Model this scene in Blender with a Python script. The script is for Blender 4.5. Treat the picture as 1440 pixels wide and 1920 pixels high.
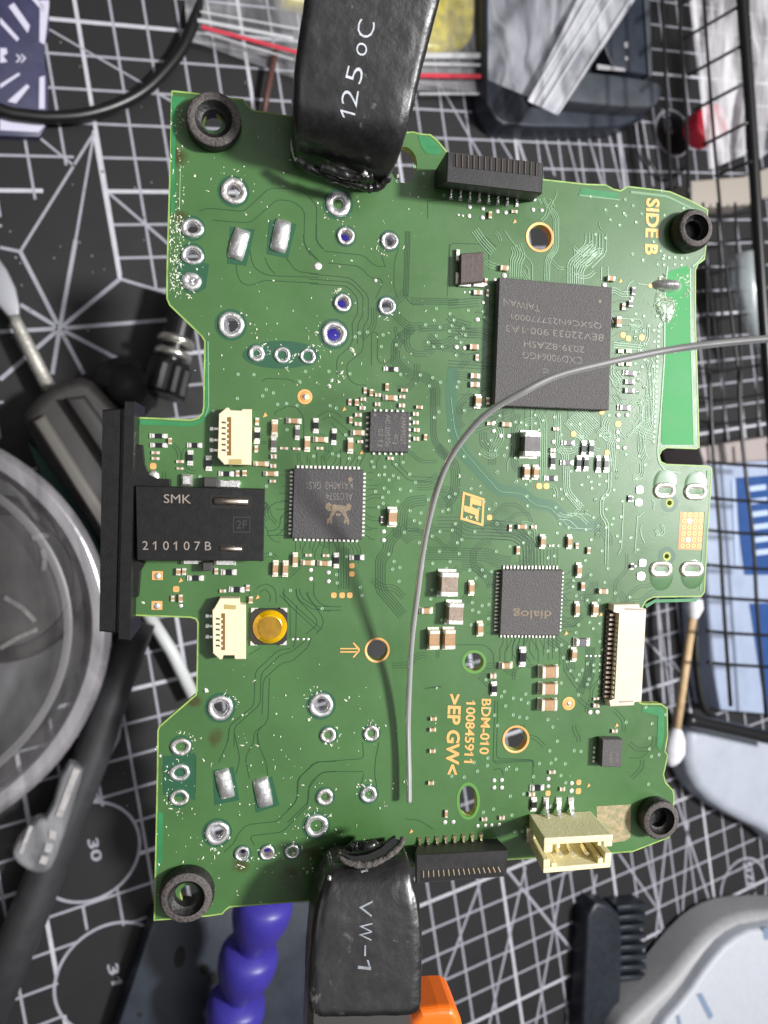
import bpy, bmesh, math, random
from mathutils import Vector, Matrix
random.seed(7)
# ---------------------------------------------------------------- scene, camera, light (1 unit = 1 cm)
sc = bpy.context.scene
for o in list(bpy.data.objects): bpy.data.objects.remove(o)
sc.unit_settings.system = 'METRIC'; sc.unit_settings.scale_length = 0.01
C = sc.collection
F = 1400.0
CAM = Vector((-2.60663, -14.46641, 23.96063))
RC = Matrix(((0.9087597, 0.1571543, -0.3865983), (-0.1461069, 0.9875669, 0.0580042), (0.3909073, 0.0037728, 0.9204223)))
cd = bpy.data.cameras.new('camera'); cam = bpy.data.objects.new('camera', cd); C.objects.link(cam)
cam.matrix_world = Matrix.Translation(CAM) @ RC.to_4x4()
cd.sensor_fit = 'VERTICAL'; cd.sensor_height = 36; cd.sensor_width = 27; cd.lens = 36 * F / 1920
cd.clip_start = 0.1; cd.clip_end = 2000
cd.dof.use_dof = True; cd.dof.focus_distance = 7.8; cd.dof.aperture_fstop = 0.47
sc.camera = cam
sc.render.resolution_x = 768; sc.render.resolution_y = 1024
sc.view_settings.view_transform = 'Standard'; sc.view_settings.look = 'None'; sc.view_settings.exposure = 0.0

def ray(px, py):
    return RC @ Vector(((px - 720) / F, -(py - 960) / F, -1.0))
# board frame: z towards the camera, x along the board's own horizontal
NAD = (480, 885); DIST = 7.7
BZ = -ray(*NAD).normalized()
vx = ray(8100, 1100); BX = (vx - BZ * vx.dot(BZ)).normalized(); BY = BZ.cross(BX)
BO = CAM - BZ * DIST
MB = Matrix(((BX.x, BY.x, BZ.x, BO.x), (BX.y, BY.y, BZ.y, BO.y), (BX.z, BY.z, BZ.z, BO.z), (0, 0, 0, 1)))
MBI = MB.inverted()
CL = MBI @ CAM
def P(px, py, h=0.0):                       # point of the board frame at height h seen at this pixel of the photo
    d = MBI.to_3x3() @ ray(px, py)
    return CL + d * ((h - CL.z) / d.z)
def M(px, py, h=0.0):                       # point above the mat at height h
    d = ray(px, py)
    return CAM + d * ((h - CAM.z) / d.z)
def sB(px, py, h=0.0): return ((P(px + 4, py, h) - P(px - 4, py, h)).length + (P(px, py + 4, h) - P(px, py - 4, h)).length) / 16
def sM(px, py, h=0.0): return ((M(px + 4, py, h) - M(px - 4, py, h)).length + (M(px, py + 4, h) - M(px, py - 4, h)).length) / 16

w = bpy.data.worlds.new('World'); sc.world = w; w.use_nodes = True
nt = w.node_tree; bg = nt.nodes['Background']
# a room: pale ceiling overhead, darker uneven walls around
tc = nt.nodes.new('ShaderNodeTexCoord'); nz = nt.nodes.new('ShaderNodeTexNoise'); nz.inputs['Scale'].default_value = 2.2; nz.inputs['Detail'].default_value = 1
cr = nt.nodes.new('ShaderNodeValToRGB'); cr.color_ramp.elements[0].color = (0.08, 0.08, 0.09, 1); cr.color_ramp.elements[1].color = (0.55, 0.54, 0.54, 1)
cr.color_ramp.elements[0].position = .42; cr.color_ramp.elements[1].position = .58
dt = nt.nodes.new('ShaderNodeVectorMath'); dt.operation = 'DOT_PRODUCT'; up_ = (BZ + BX * .25).normalized(); dt.inputs[1].default_value = up_
mr = nt.nodes.new('ShaderNodeMapRange'); mr.interpolation_type = 'SMOOTHSTEP'; mr.inputs['From Min'].default_value = .78; mr.inputs['From Max'].default_value = .92
mx = nt.nodes.new('ShaderNodeMixRGB'); mx.inputs['Color2'].default_value = (3.6, 3.57, 3.55, 1)
nt.links.new(tc.outputs['Generated'], dt.inputs[0]); nt.links.new(dt.outputs['Value'], mr.inputs['Value']); nt.links.new(mr.outputs['Result'], mx.inputs['Fac'])
nt.links.new(tc.outputs['Generated'], nz.inputs['Vector']); nt.links.new(nz.outputs['Fac'], cr.inputs['Fac']); nt.links.new(cr.outputs['Color'], mx.inputs['Color1']); nt.links.new(mx.outputs['Color'], bg.inputs['Color'])
bg.inputs['Strength'].default_value = 0.2
def area(name, pos, target, size, power, color, size_y=None):
    l = bpy.data.lights.new(name, 'AREA'); l.energy = power; l.color = color; l.size = size
    if size_y: l.shape = 'RECTANGLE'; l.size_y = size_y
    o = bpy.data.objects.new(name, l); C.objects.link(o); o.location = pos
    o.rotation_euler = (pos - target).to_track_quat('Z', 'Y').to_euler(); return o
ctr = MB @ Vector((1.5, 0, 0))
area('window_light', MB @ Vector((44, 7, 42)), ctr, 6.5, 66000, (1.0, 0.995, 0.985))
lc = area('ceiling_light', MB @ Vector((28, 6, 46)), ctr, 11, 5200, (0.93, 0.96, 1.0), 24); lc.rotation_euler = MB.to_euler()

# ---------------------------------------------------------------- materials
MATS = {}
def mat(name, col, rough=.5, metal=0.0, noise=0.0, nscale=6.0, bump=0.0, bscale=20.0, col2=None, coat=0.0, alpha=1.0, spec=.5, trans=0.0, sheen=0, emit=None):
    if name in MATS: return MATS[name]
    m = bpy.data.materials.new(name); m.use_nodes = True; n = m.node_tree.nodes; L = m.node_tree.links
    b = n['Principled BSDF']; b.inputs['Roughness'].default_value = rough; b.inputs['Metallic'].default_value = metal
    b.inputs['Coat Weight'].default_value = coat; b.inputs['Coat Roughness'].default_value = .12
    b.inputs['Specular IOR Level'].default_value = spec; b.inputs['Alpha'].default_value = alpha
    b.inputs['Transmission Weight'].default_value = trans
    c = (*col, 1); b.inputs['Base Color'].default_value = c
    t = n.new('ShaderNodeTexCoord')
    if noise or col2:
        q = n.new('ShaderNodeTexNoise'); q.inputs['Scale'].default_value = nscale; q.inputs['Detail'].default_value = 6; q.inputs['Roughness'].default_value = .65
        L.new(t.outputs['Object'], q.inputs['Vector'])
        r = n.new('ShaderNodeValToRGB'); r.color_ramp.elements[0].position = .3; r.color_ramp.elements[1].position = .7
        a = col2 or tuple(v * (1 - noise) for v in col); e = col if col2 else tuple(min(1, v * (1 + noise)) for v in col)
        r.color_ramp.elements[0].color = (*a, 1); r.color_ramp.elements[1].color = (*e, 1)
        L.new(q.outputs['Fac'], r.inputs['Fac']); L.new(r.outputs['Color'], b.inputs['Base Color'])
        mr = n.new('ShaderNodeMapRange'); mr.inputs['To Min'].default_value = max(.02, rough * .75); mr.inputs['To Max'].default_value = min(1, rough * 1.3)
        L.new(q.outputs['Fac'], mr.inputs['Value']); L.new(mr.outputs['Result'], b.inputs['Roughness'])
    if bump:
        q2 = n.new('ShaderNodeTexNoise'); q2.inputs['Scale'].default_value = bscale; q2.inputs['Detail'].default_value = 5
        L.new(t.outputs['Object'], q2.inputs['Vector'])
        bp = n.new('ShaderNodeBump'); bp.inputs['Strength'].default_value = bump; bp.inputs['Distance'].default_value = .02
        L.new(q2.outputs['Fac'], bp.inputs['Height']); L.new(bp.outputs['Normal'], b.inputs['Normal'])
    MATS[name] = m; return m
def film(name, col, dens, rough=.25, gloss=.35, bmp=.3):     # thin clear plastic: transparent + milky diffuse + gloss
    m = bpy.data.materials.new(name); m.use_nodes = True; n = m.node_tree.nodes; L = m.node_tree.links
    n.remove(n['Principled BSDF']); out = n['Material Output']
    tr = n.new('ShaderNodeBsdfTransparent'); df = n.new('ShaderNodeBsdfDiffuse'); df.inputs['Color'].default_value = (*col, 1)
    gl = n.new('ShaderNodeBsdfGlossy'); gl.inputs['Roughness'].default_value = rough
    t = n.new('ShaderNodeTexCoord'); q = n.new('ShaderNodeTexNoise'); q.inputs['Scale'].default_value = .55; q.inputs['Detail'].default_value = 3; q.inputs['Distortion'].default_value = 1.2
    mp = n.new('ShaderNodeMapping'); mp.inputs['Scale'].default_value = (2.2, .5, 1); L.new(t.outputs['Object'], mp.inputs['Vector']); L.new(mp.outputs['Vector'], q.inputs['Vector'])
    mr = n.new('ShaderNodeMapRange'); mr.inputs['From Min'].default_value = .35; mr.inputs['From Max'].default_value = .7
    mr.inputs['To Min'].default_value = dens * .5; mr.inputs['To Max'].default_value = min(1, dens * 1.7); L.new(q.outputs['Fac'], mr.inputs['Value'])
    m1 = n.new('ShaderNodeMixShader'); L.new(mr.outputs['Result'], m1.inputs['Fac']); L.new(tr.outputs[0], m1.inputs[1]); L.new(df.outputs[0], m1.inputs[2])
    bp = n.new('ShaderNodeBump'); bp.inputs['Strength'].default_value = bmp; bp.inputs['Distance'].default_value = .3; L.new(q.outputs['Fac'], bp.inputs['Height']); L.new(bp.outputs['Normal'], gl.inputs['Normal'])
    fr = n.new('ShaderNodeLayerWeight'); fr.inputs['Blend'].default_value = .35
    mm = n.new('ShaderNodeMath'); mm.operation = 'MULTIPLY'; mm.inputs[1].default_value = gloss; L.new(fr.outputs['Facing'], mm.inputs[0])
    ad = n.new('ShaderNodeMath'); ad.operation = 'ADD'; ad.inputs[1].default_value = gloss * .25; L.new(mm.outputs[0], ad.inputs[0])
    m2 = n.new('ShaderNodeMixShader'); L.new(ad.outputs[0], m2.inputs['Fac']); L.new(m1.outputs[0], m2.inputs[1]); L.new(gl.outputs[0], m2.inputs[2])
    L.new(m2.outputs[0], out.inputs['Surface']); MATS[name] = m; return m

black = mat('black_plastic', (.0055, .005, .005), .42, bump=.1, bscale=60, noise=.4, nscale=14)
blackm = mat('black_matte_plastic', (.020, .0185, .019), .5, bump=.12, bscale=40, noise=.4)
def scuff(m, sc_=3.0, th=.62, col=(.16, .15, .145)):
    n = m.node_tree.nodes; L = m.node_tree.links; b = n['Principled BSDF']; src = b.inputs['Base Color'].links[0].from_socket
    t = n.new('ShaderNodeTexCoord'); q = n.new('ShaderNodeTexNoise'); q.inputs['Scale'].default_value = sc_; q.inputs['Detail'].default_value = 9; q.inputs['Roughness'].default_value = .75; q.inputs['Distortion'].default_value = .8
    L.new(t.outputs['Object'], q.inputs['Vector']); mr = n.new('ShaderNodeMapRange'); mr.inputs['From Min'].default_value = th; mr.inputs['From Max'].default_value = th + .12; L.new(q.outputs['Fac'], mr.inputs['Value'])
    mx = n.new('ShaderNodeMixRGB'); mx.inputs['Color2'].default_value = (*col, 1); L.new(mr.outputs['Result'], mx.inputs['Fac']); L.new(src, mx.inputs['Color1']); L.new(mx.outputs['Color'], b.inputs['Base Color'])
chipm = mat('chip_epoxy', (.100, .092, .092), .62, bump=.7, bscale=75, noise=.25, nscale=60)
chipm2 = mat('chip_epoxy_dark', (.066, .060, .064), .6, bump=.5, bscale=75, noise=.22, nscale=60)
tin = mat('tin', (.92, .89, .86), .25, .8, bump=.35, bscale=25, noise=.12, nscale=20)
solder = mat('solder', (.92, .88, .88), .28, .8, bump=.65, bscale=12, noise=.25, nscale=10)
wirem = mat('solder_wire_metal', (.93, .92, .92), .16, .72, bump=.05, bscale=8)
term = mat('terminal_cream', (.86, .80, .66), .33, .35, bump=.3, bscale=40)
termw = mat('terminal_white', (.88, .85, .80), .28, .5, bump=.3, bscale=40)
tan_ = mat('ceramic_tan', (.42, .25, .13), .5, noise=.2, nscale=12)
tan2 = mat('ceramic_grey_tan', (.30, .23, .18), .55, noise=.3, nscale=30, bump=.3)
resm = mat('resistor_black', (.012, .012, .016), .3, noise=.3)
greyc = mat('ceramic_grey', (.13, .115, .12), .4, noise=.3, nscale=10)
brownc = mat('inductor_brown', (.085, .062, .055), .6, noise=.25, nscale=40, bump=.3)
copper = mat('gold_plated_copper', (.82, .42, .15), .5, .25, noise=.12, nscale=10)
silk = mat('gold_print', (.80, .42, .14), .55, .15, noise=.08)
ivory = mat('ivory_plastic', (.78, .67, .46), .48, noise=.06, nscale=5, bump=.15, bscale=50)
ivory2 = mat('yellow_ivory_plastic', (.84, .76, .46), .45, noise=.07, nscale=5, bump=.25, bscale=30)
rubber = mat('rubber_black', (.013, .012, .0115), .5, noise=.5, nscale=25, bump=.5, bscale=30)
rubdust = mat('rubber_dusty', (.09, .078, .074), .75, noise=.6, nscale=35, bump=.8, bscale=35)
shrink = mat('heat_shrink', (.013, .012, .0125), .33, noise=.5, nscale=5, bump=.45, bscale=8, coat=.3)
printw = mat('white_print', (.55, .57, .62), .6, noise=.25, nscale=30)
chipprint = mat('chip_laser_print', (.19, .17, .15), .6, noise=.5, nscale=25)
chipgold = mat('chip_gold_print', (.22, .165, .11), .55, noise=.4, nscale=60)
jackprint = mat('moulded_print', (.30, .25, .22), .5)
teal = mat('mask_teal', (.020, .092, .045), .4, coat=.1)
gapm = mat('mask_gap', (.020, .066, .024), .4)
ridgem = mat('mask_ridge_glint', (.25, .40, .24), .10, coat=1.0)  # paler than the mask: the traces' glint is put into the base colour
brightm = mat('mask_bright', (.04, .29, .08), .5, noise=.1, nscale=3, spec=.25)
edgeglint = mat('mask_edge_gloss', (.50, .62, .45), .2, coat=.5)
viam = mat('via_tin', (.26, .42, .25), .2, .1)
viad = mat('via_dark', (.012, .05, .03), .3)
speckm = mat('flux_specks', (.75, .80, .64), .25, coat=.6)
amber = mat('amber_film', (.80, .43, .002), .16, .35, coat=.9, noise=.35, nscale=5, bump=.4, bscale=6)
matblk = mat('mat_black', (.0125, .0115, .013), .62, noise=.15, nscale=1.0, bump=.25, bscale=14, spec=.4)
matprint = mat('mat_print', (.34, .34, .39), .55, noise=.12, nscale=3)
matprint2 = mat('mat_print_bold', (.52, .52, .57), .5, noise=.12, nscale=3)

scuff(shrink, 3.2, .60); scuff(rubber, 9, .62, (.10, .09, .085))
# ---------------------------------------------------------------- mesh helpers
def link(name, me, mats, parent=None, mw=None):
    o = bpy.data.objects.new(name, me); C.objects.link(o)
    if not isinstance(mats, (list, tuple)): mats = [mats]
    if not me.materials:
        for m in mats: me.materials.append(m)
    if parent: o.parent = parent
    if mw is not None: o.matrix_world = mw
    return o
def fin(name, bm, mats, parent=None, mw=None, smooth=False, auto=None):
    bmesh.ops.recalc_face_normals(bm, faces=bm.faces)
    me = bpy.data.meshes.new(name); bm.to_mesh(me); bm.free()
    if smooth:
        for p in me.polygons: p.use_smooth = True
    if auto is not None:
        for p in me.polygons: p.use_smooth = True
        me.set_sharp_from_angle(angle=math.radians(auto))
    return link(name, me, mats, parent, mw)
def stuff(o): o['kind'] = 'stuff'; return o
def tag(o, label, cat, group=None):
    o['label'] = label; o['category'] = cat
    if group: o['group'] = group
    return o
def thing(name, label, cat, loc, group=None, mw=None):
    o = bpy.data.objects.new(name, None); C.objects.link(o); o.empty_display_size = .3
    if mw is not None: o.matrix_world = mw
    else: o.location = loc
    return tag(o, label, cat, group)
def prism(bm, poly, z0, z1, ch=0.0, mi=0, top=None, tmi=None):
    """poly: list of (x,y) or (x,y,z) base; extruded z0->z1 with a small top chamfer; optional separate top outline"""
    top = top or poly; n = len(poly)
    cx = sum(p[0] for p in top) / n; cy = sum(p[1] for p in top) / n
    r0 = [bm.verts.new((p[0], p[1], z0)) for p in poly]; rings = [r0]
    if ch:
        rings.append([bm.verts.new((p[0], p[1], z1 - ch)) for p in top])
        def ins(p):
            v = Vector((cx - p[0], cy - p[1])); l = v.length or 1; return (p[0] + v.x / l * ch * 1.3, p[1] + v.y / l * ch * 1.3)
        rings.append([bm.verts.new((*ins(p), z1)) for p in top])
    else: rings.append([bm.verts.new((p[0], p[1], z1)) for p in top])
    for a, b in zip(rings, rings[1:]):
        for i in range(n):
            f = bm.faces.new((a[i], a[(i + 1) % n], b[(i + 1) % n], b[i])); f.material_index = mi
    f = bm.faces.new(rings[-1]); f.material_index = mi if tmi is None else tmi
    f = bm.faces.new(list(reversed(r0))); f.material_index = mi
def box(bm, cx, cy, z0, z1, sx, sy, ch=0.0, mi=0, rot=0.0):
    c, s = math.cos(rot), math.sin(rot)
    q = [(-sx / 2, -sy / 2), (sx / 2, -sy / 2), (sx / 2, sy / 2), (-sx / 2, sy / 2)]
    prism(bm, [(cx + x * c - y * s, cy + x * s + y * c) for x, y in q], z0, z1, ch, mi)
def pillow(bm, poly, z0, z1, r, steps=5, mi=0, bot=False):
    n = len(poly)
    def inset(d):
        o = []
        for i in range(n):
            a, b, c = Vector(poly[i - 1][:2]), Vector(poly[i][:2]), Vector(poly[(i + 1) % n][:2])
            e1 = (b - a).normalized(); e2 = (c - b).normalized(); nn = Vector((-(e1.y + e2.y), e1.x + e2.x))
            if nn.length < 1e-4: nn = Vector((-e1.y, e1.x))
            nn.normalize(); o.append(b + nn * d * sgn)
        return o
    ar = sum(poly[i][0] * poly[(i + 1) % n][1] - poly[(i + 1) % n][0] * poly[i][1] for i in range(n)); sgn = 1 if ar > 0 else -1
    rings = [[bm.verts.new((*inset(0)[i], z0)) for i in range(n)]]
    for k in range(steps + 1):
        t = k / steps * math.pi / 2; d = r * (1 - math.cos(t)); z = z1 - r + r * math.sin(t); q = inset(d)
        rings.append([bm.verts.new((*q[i], z)) for i in range(n)])
    for a, b in zip(rings, rings[1:]):
        for i in range(n): bm.faces.new((a[i], a[(i + 1) % n], b[(i + 1) % n], b[i])).material_index = mi
    bm.faces.new(rings[-1]).material_index = mi
    bm.faces.new(list(reversed(rings[0]))).material_index = mi
def smoothpoly(pts, it=2):
    for _ in range(it):
        q = []
        for i in range(len(pts)):
            a, b = Vector(pts[i]), Vector(pts[(i + 1) % len(pts)]); q += [tuple(a * .75 + b * .25), tuple(a * .25 + b * .75)]
        pts = q
    return pts
def lathe(bm, prof, seg=32, M4=None, mi=0, cap=False, a0=0):
    rings = []
    for r, z in prof:
        rings.append([bm.verts.new((r * math.cos(a0 + 2 * math.pi * i / seg), r * math.sin(a0 + 2 * math.pi * i / seg), z)) for i in range(seg)])
    for a, b in zip(rings, rings[1:]):
        for i in range(seg): bm.faces.new((a[i], a[(i + 1) % seg], b[(i + 1) % seg], b[i])).material_index = mi
    if cap:
        bm.faces.new(rings[0]).material_index = mi; bm.faces.new(rings[-1]).material_index = mi
    if M4 is not None: bmesh.ops.transform(bm, matrix=M4, verts=[v for r in rings for v in r])
    return rings
def tube(bm, pts, rad, seg=10, mi=0, cap=True, sx=1.0):
    pts = [Vector(p) for p in pts]; rings = []; up = None
    for i, p in enumerate(pts):
        t = (pts[min(i + 1, len(pts) - 1)] - pts[max(i - 1, 0)]).normalized()
        if up is None: up = Vector((0, 0, 1)) if abs(t.z) < .9 else Vector((1, 0, 0))
        s = t.cross(up).normalized(); up = s.cross(t).normalized()
        r = rad[i] if isinstance(rad, (list, tuple)) else rad
        rings.append([bm.verts.new(p + s * math.cos(2 * math.pi * k / seg) * r * sx + up * math.sin(2 * math.pi * k / seg) * r) for k in range(seg)])
    for a, b in zip(rings, rings[1:]):
        for i in range(seg): bm.faces.new((a[i], a[(i + 1) % seg], b[(i + 1) % seg], b[i])).material_index = mi
    if cap: bm.faces.new(rings[0]).material_index = mi; bm.faces.new(rings[-1]).material_index = mi
def catmull(p, n=8):
    p = [Vector(q) for q in p]; out = []
    for i in range(len(p) - 1):
        a, b, c, d = p[max(i - 1, 0)], p[i], p[i + 1], p[min(i + 2, len(p) - 1)]
        for k in range(n):
            t = k / n; out.append(.5 * ((2 * b) + (c - a) * t + (2 * a - 5 * b + 4 * c - d) * t * t + (3 * b - a - 3 * c + d) * t ** 3))
    return out + [p[-1]]
def ribbon(bm, pts, wid, z, mi=0, ridge=0.0):
    """flat or raised strip along 2D points"""
    pts = [Vector(p[:2]) for p in pts]; n = len(pts); rows = []
    for i in range(n):
        e1 = (pts[i] - pts[i - 1]).normalized() if i else None; e2 = (pts[i + 1] - pts[i]).normalized() if i < n - 1 else None
        e1 = e1 or e2; e2 = e2 or e1; nn = Vector((-(e1.y + e2.y), e1.x + e2.x)); l = nn.length
        nn = nn / l if l > 1e-3 else Vector((-e1.y, e1.x)); sc_ = min(1.6, 1 / max(.4, nn.dot(Vector((-e1.y, e1.x)))))
        h = nn * wid / 2 * sc_
        if ridge: rows.append([bm.verts.new((*(pts[i] + h), z)), bm.verts.new((*(pts[i] + h * .45), z + ridge)), bm.verts.new((*(pts[i] - h * .45), z + ridge)), bm.verts.new((*(pts[i] - h), z))])
        else: rows.append([bm.verts.new((*(pts[i] + h), z)), bm.verts.new((*(pts[i] - h), z))])
    for a, b in zip(rows, rows[1:]):
        for k in range(len(a) - 1): bm.faces.new((a[k], a[k + 1], b[k + 1], b[k])).material_index = mi
def textmesh(s, bold=0.0):
    cu = bpy.data.curves.new('lettering', 'FONT'); cu.body = s; cu.offset = bold; cu.resolution_u = 3
    o = bpy.data.objects.new('lettering', cu); C.objects.link(o); bpy.context.view_layer.update()
    me = bpy.data.meshes.new_from_object(o.evaluated_get(bpy.context.evaluated_depsgraph_get()))
    vs = [v.co.copy() for v in me.vertices]; fs = [tuple(p.vertices) for p in me.polygons]
    bpy.data.objects.remove(o); bpy.data.curves.remove(cu); bpy.data.meshes.remove(me)
    if '1' in s and len(s) < 40:
        def wd(q):
            c_ = bpy.data.curves.new('w', 'FONT'); c_.body = q; o_ = bpy.data.objects.new('w', c_); C.objects.link(o_); bpy.context.view_layer.update()
            d_ = o_.dimensions.x; bpy.data.objects.remove(o_); bpy.data.curves.remove(c_); return d_
        hh = max(v.y for v in vs); st = wd('1')
        for k, ch_ in enumerate(s):
            if ch_ != '1': continue
            xr = wd('H' + s[:k] + '1') - wd('H' + s[:k] + 'l') if False else None
            # right edge of this stem = extent of the prefix that ends in it
            c_ = bpy.data.curves.new('w', 'FONT'); c_.body = s[:k + 1]; c_.offset = bold; o_ = bpy.data.objects.new('w', c_); C.objects.link(o_); bpy.context.view_layer.update()
            m_ = bpy.data.meshes.new_from_object(o_.evaluated_get(bpy.context.evaluated_depsgraph_get())); xr = max(v.co.x for v in m_.vertices)
            bpy.data.objects.remove(o_); bpy.data.curves.remove(c_); bpy.data.meshes.remove(m_)
            xl = xr - max(.05, st * .6); n0 = len(vs)
            vs += [Vector(p) for p in ((xl, hh * .995, 0), (xl - hh * .30, hh * .74, 0), (xl - hh * .30, hh * .60, 0), (xl, hh * .84, 0))]; fs.append((n0, n0 + 1, n0 + 2, n0 + 3))
    x0 = min(v.x for v in vs); x1 = max(v.x for v in vs); y0 = min(v.y for v in vs); y1 = max(v.y for v in vs)
    return [((v.x - x0) / (x1 - x0), (v.y - y0) / max(1e-6, y1 - y0)) for v in vs], fs
def lettering(name, s, p0, R, U, h, m, parent, proj=None, bold=0.0, lift=.004):
    """p0: pixel of the text's lower left corner, R: pixel vector along the line, U: pixel vector of the capital height"""
    vs, fs = textmesh(s, bold); me = bpy.data.meshes.new(name); out = []
    for x, y in vs:
        px, py = p0[0] + R[0] * x + U[0] * y, p0[1] + R[1] * x + U[1] * y
        out.append((proj or P)(px, py, (h(px, py) if callable(h) else h) + lift))
    me.from_pydata(out, [], fs); me.update()
    return link(name, me, m, parent)

# ================================================================ CUTTING MAT
tb = bmesh.new(); box(tb, 0, 0, -1.2, -.32, 160, 160, 0)
tabl = fin('table_top', tb, mat('table_wood', (.22, .17, .13), .5, noise=.3, nscale=.3)); tabl['kind'] = 'structure'
cm = thing('cutting_mat', 'large black self-healing cutting mat with white grid under everything', 'cutting mat', (0, 0, 0))
bm = bmesh.new(); prism(bm, [(-14, -48), (34, -48), (34, 10), (-14, 10)], -.3, 0, .05); fin('mat_sheet', bm, matblk, cm)
STAR = [(0, 380), (60, 380), (176, 240), (226, 522), (316, 549), (330, 760), (0, 900)]
def inpoly(p, poly):
    x, y = p; c = False
    for i in range(len(poly)):
        (x1, y1), (x2, y2) = poly[i - 1], poly[i]
        if (y1 > y) != (y2 > y) and x < (x2 - x1) * (y - y1) / (y2 - y1) + x1: c = not c
    return c
RCI = RC.transposed()
def toPx(p):
    d = RCI @ (Vector(p) - CAM)
    if d.z > -.1: return (-9999, -9999)
    return (720 + F * d.x / -d.z, 960 - F * d.y / -d.z)
circs = [(M(165, 1597), 1.47), (M(212, 1832), 1.62), (M(1395, 1668), 1.35), (M(1262, 250), .95)]
star2d = [M(*p).xy for p in STAR]
def blocked(x, y):
    if inpoly((x, y), star2d): return True
    return any((Vector((x, y)) - c.xy).length < r for c, r in circs)
bm = bmesh.new()
for k in range(-12, 33):
    for horiz in (0, 1):
        bold = (k % 5 == 0); wd = .115 if bold else .075; run = None
        lim = (-12, 32) if horiz else (-8, 46)
        s = lim[0]
        while s < lim[1]:
            a, b = (s, -k), (s + .25, -k)
            if not horiz: a, b = (k, -s), (k, -s - .25)
            ok = not blocked((a[0] + b[0]) / 2, (a[1] + b[1]) / 2)
            if ok and run is None: run = a
            if (not ok or s + .25 >= lim[1]) and run is not None:
                ribbon(bm, [run, a if not ok else b], wd, .003 if horiz else .0045, 1 if bold else 0); run = None
            s += .25
for k in range(33, 46):
    ribbon(bm, [(-12, -k), (32, -k)], .115 if k % 5 == 0 else .075, .003, 1 if k % 5 == 0 else 0)
def ml(pts, wd=.07, z=.006, mi=0): ribbon(bm, [M(*p) for p in pts], wd, z, mi)
c0 = (112, 616)
for e in [(38, 472), (142, 450), (225, 523), (312, 600), (257, 692), (157, 701), (98, 702), (0, 712), (0, 622), (38, 571)]: ml([c0, e], .115, .006 + .0004 * (e[0] % 11))
ml([(142, 450), (176, 250)], .07); ml([(225, 523), (312, 549)], .09); ml([(225, 523), (176, 245)], .11, .0065, 1); ml([(38, 472), (176, 250)], .075, .007); ml([(38, 472), (0, 464)], .09, .0075)
ml([(92, 55), (268, 157)], .06, .007); ml([(290, 172), (322, 190)], .07, .007); ml([(204, 362), (316, 458)], .08, .007); ml([(70, 255), (140, 312)], .07, .007)
for (a, b, wd, mi) in [((900, 1655), (805, 1910), .08, 0), ((985, 1625), (915, 1930), .08, 0), ((1058, 1630), (1003, 1930), .08, 0), ((1118, 1640), (1060, 1930), .08, 0),
        ((950, 1630), (1112, 1830), .1, 0), ((1160, 1600), (1230, 1700), .07, 0), ((1250, 1560), (1225, 1800), .09, 0), ((1290, 1540), (1275, 1790), .08, 0), ((1210, 1590), (1245, 1750), .08, 0), ((1262, 1480), (1345, 1735), .09, 0),
        ((1207, 1195), (1262, 1255), .09, 0), ((1233, 1130), (1245, 1320), .13, 0), ((1250, 1130), (1262, 1320), .1, 0), ((1260, 1240), (1330, 1330), .09, 0),
        ((820, 150), (905, 300), .07, 0), ((900, 200), (960, 300), .07, 0), ((960, 230), (985, 305), .13, 0), ((1015, 240), (1040, 330), .08, 0), ((1060, 245), (1085, 345), .09, 0), ((1100, 245), (1130, 350), .1, 0), ((1140, 245), (1165, 355), .1, 0), ((1160, 240), (1178, 352), .1, 0), ((1205, 225), (1225, 350), .08, 0)]:
    ml([a, b], wd, .009 + .0002 * (a[0] % 7), mi)
for c, r in circs:
    ribbon(bm, [(c.x + r * math.cos(t * math.pi / 32), c.y + r * math.sin(t * math.pi / 32)) for t in range(65)], .085, .008)
ml([(228, 1345), (222, 1385), (198, 1430)], .09); ml([(175, 1470), (185, 1500)], .07)
gp = stuff(fin('grid_print', bm, [matprint, matprint2], cm))
lettering('printed_number', '30', (163, 1575), (10, 42), (20, -5), 0, matprint, cm, M, .02, .012)
lettering('printed_number', '31', (200, 1810), (10, 38), (20, -5), 0, matprint, cm, M, .02, .012)
lettering('printed_lettering', 'SIZE X', (1393, 1618), (12, 80), (16, -4), 0, matprint, cm, M, .03, .012)
lettering('printed_lettering', '3X27', (1240, 205), (8, 50), (14, -3), 0, matprint, cm, M, .03, .012)

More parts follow.
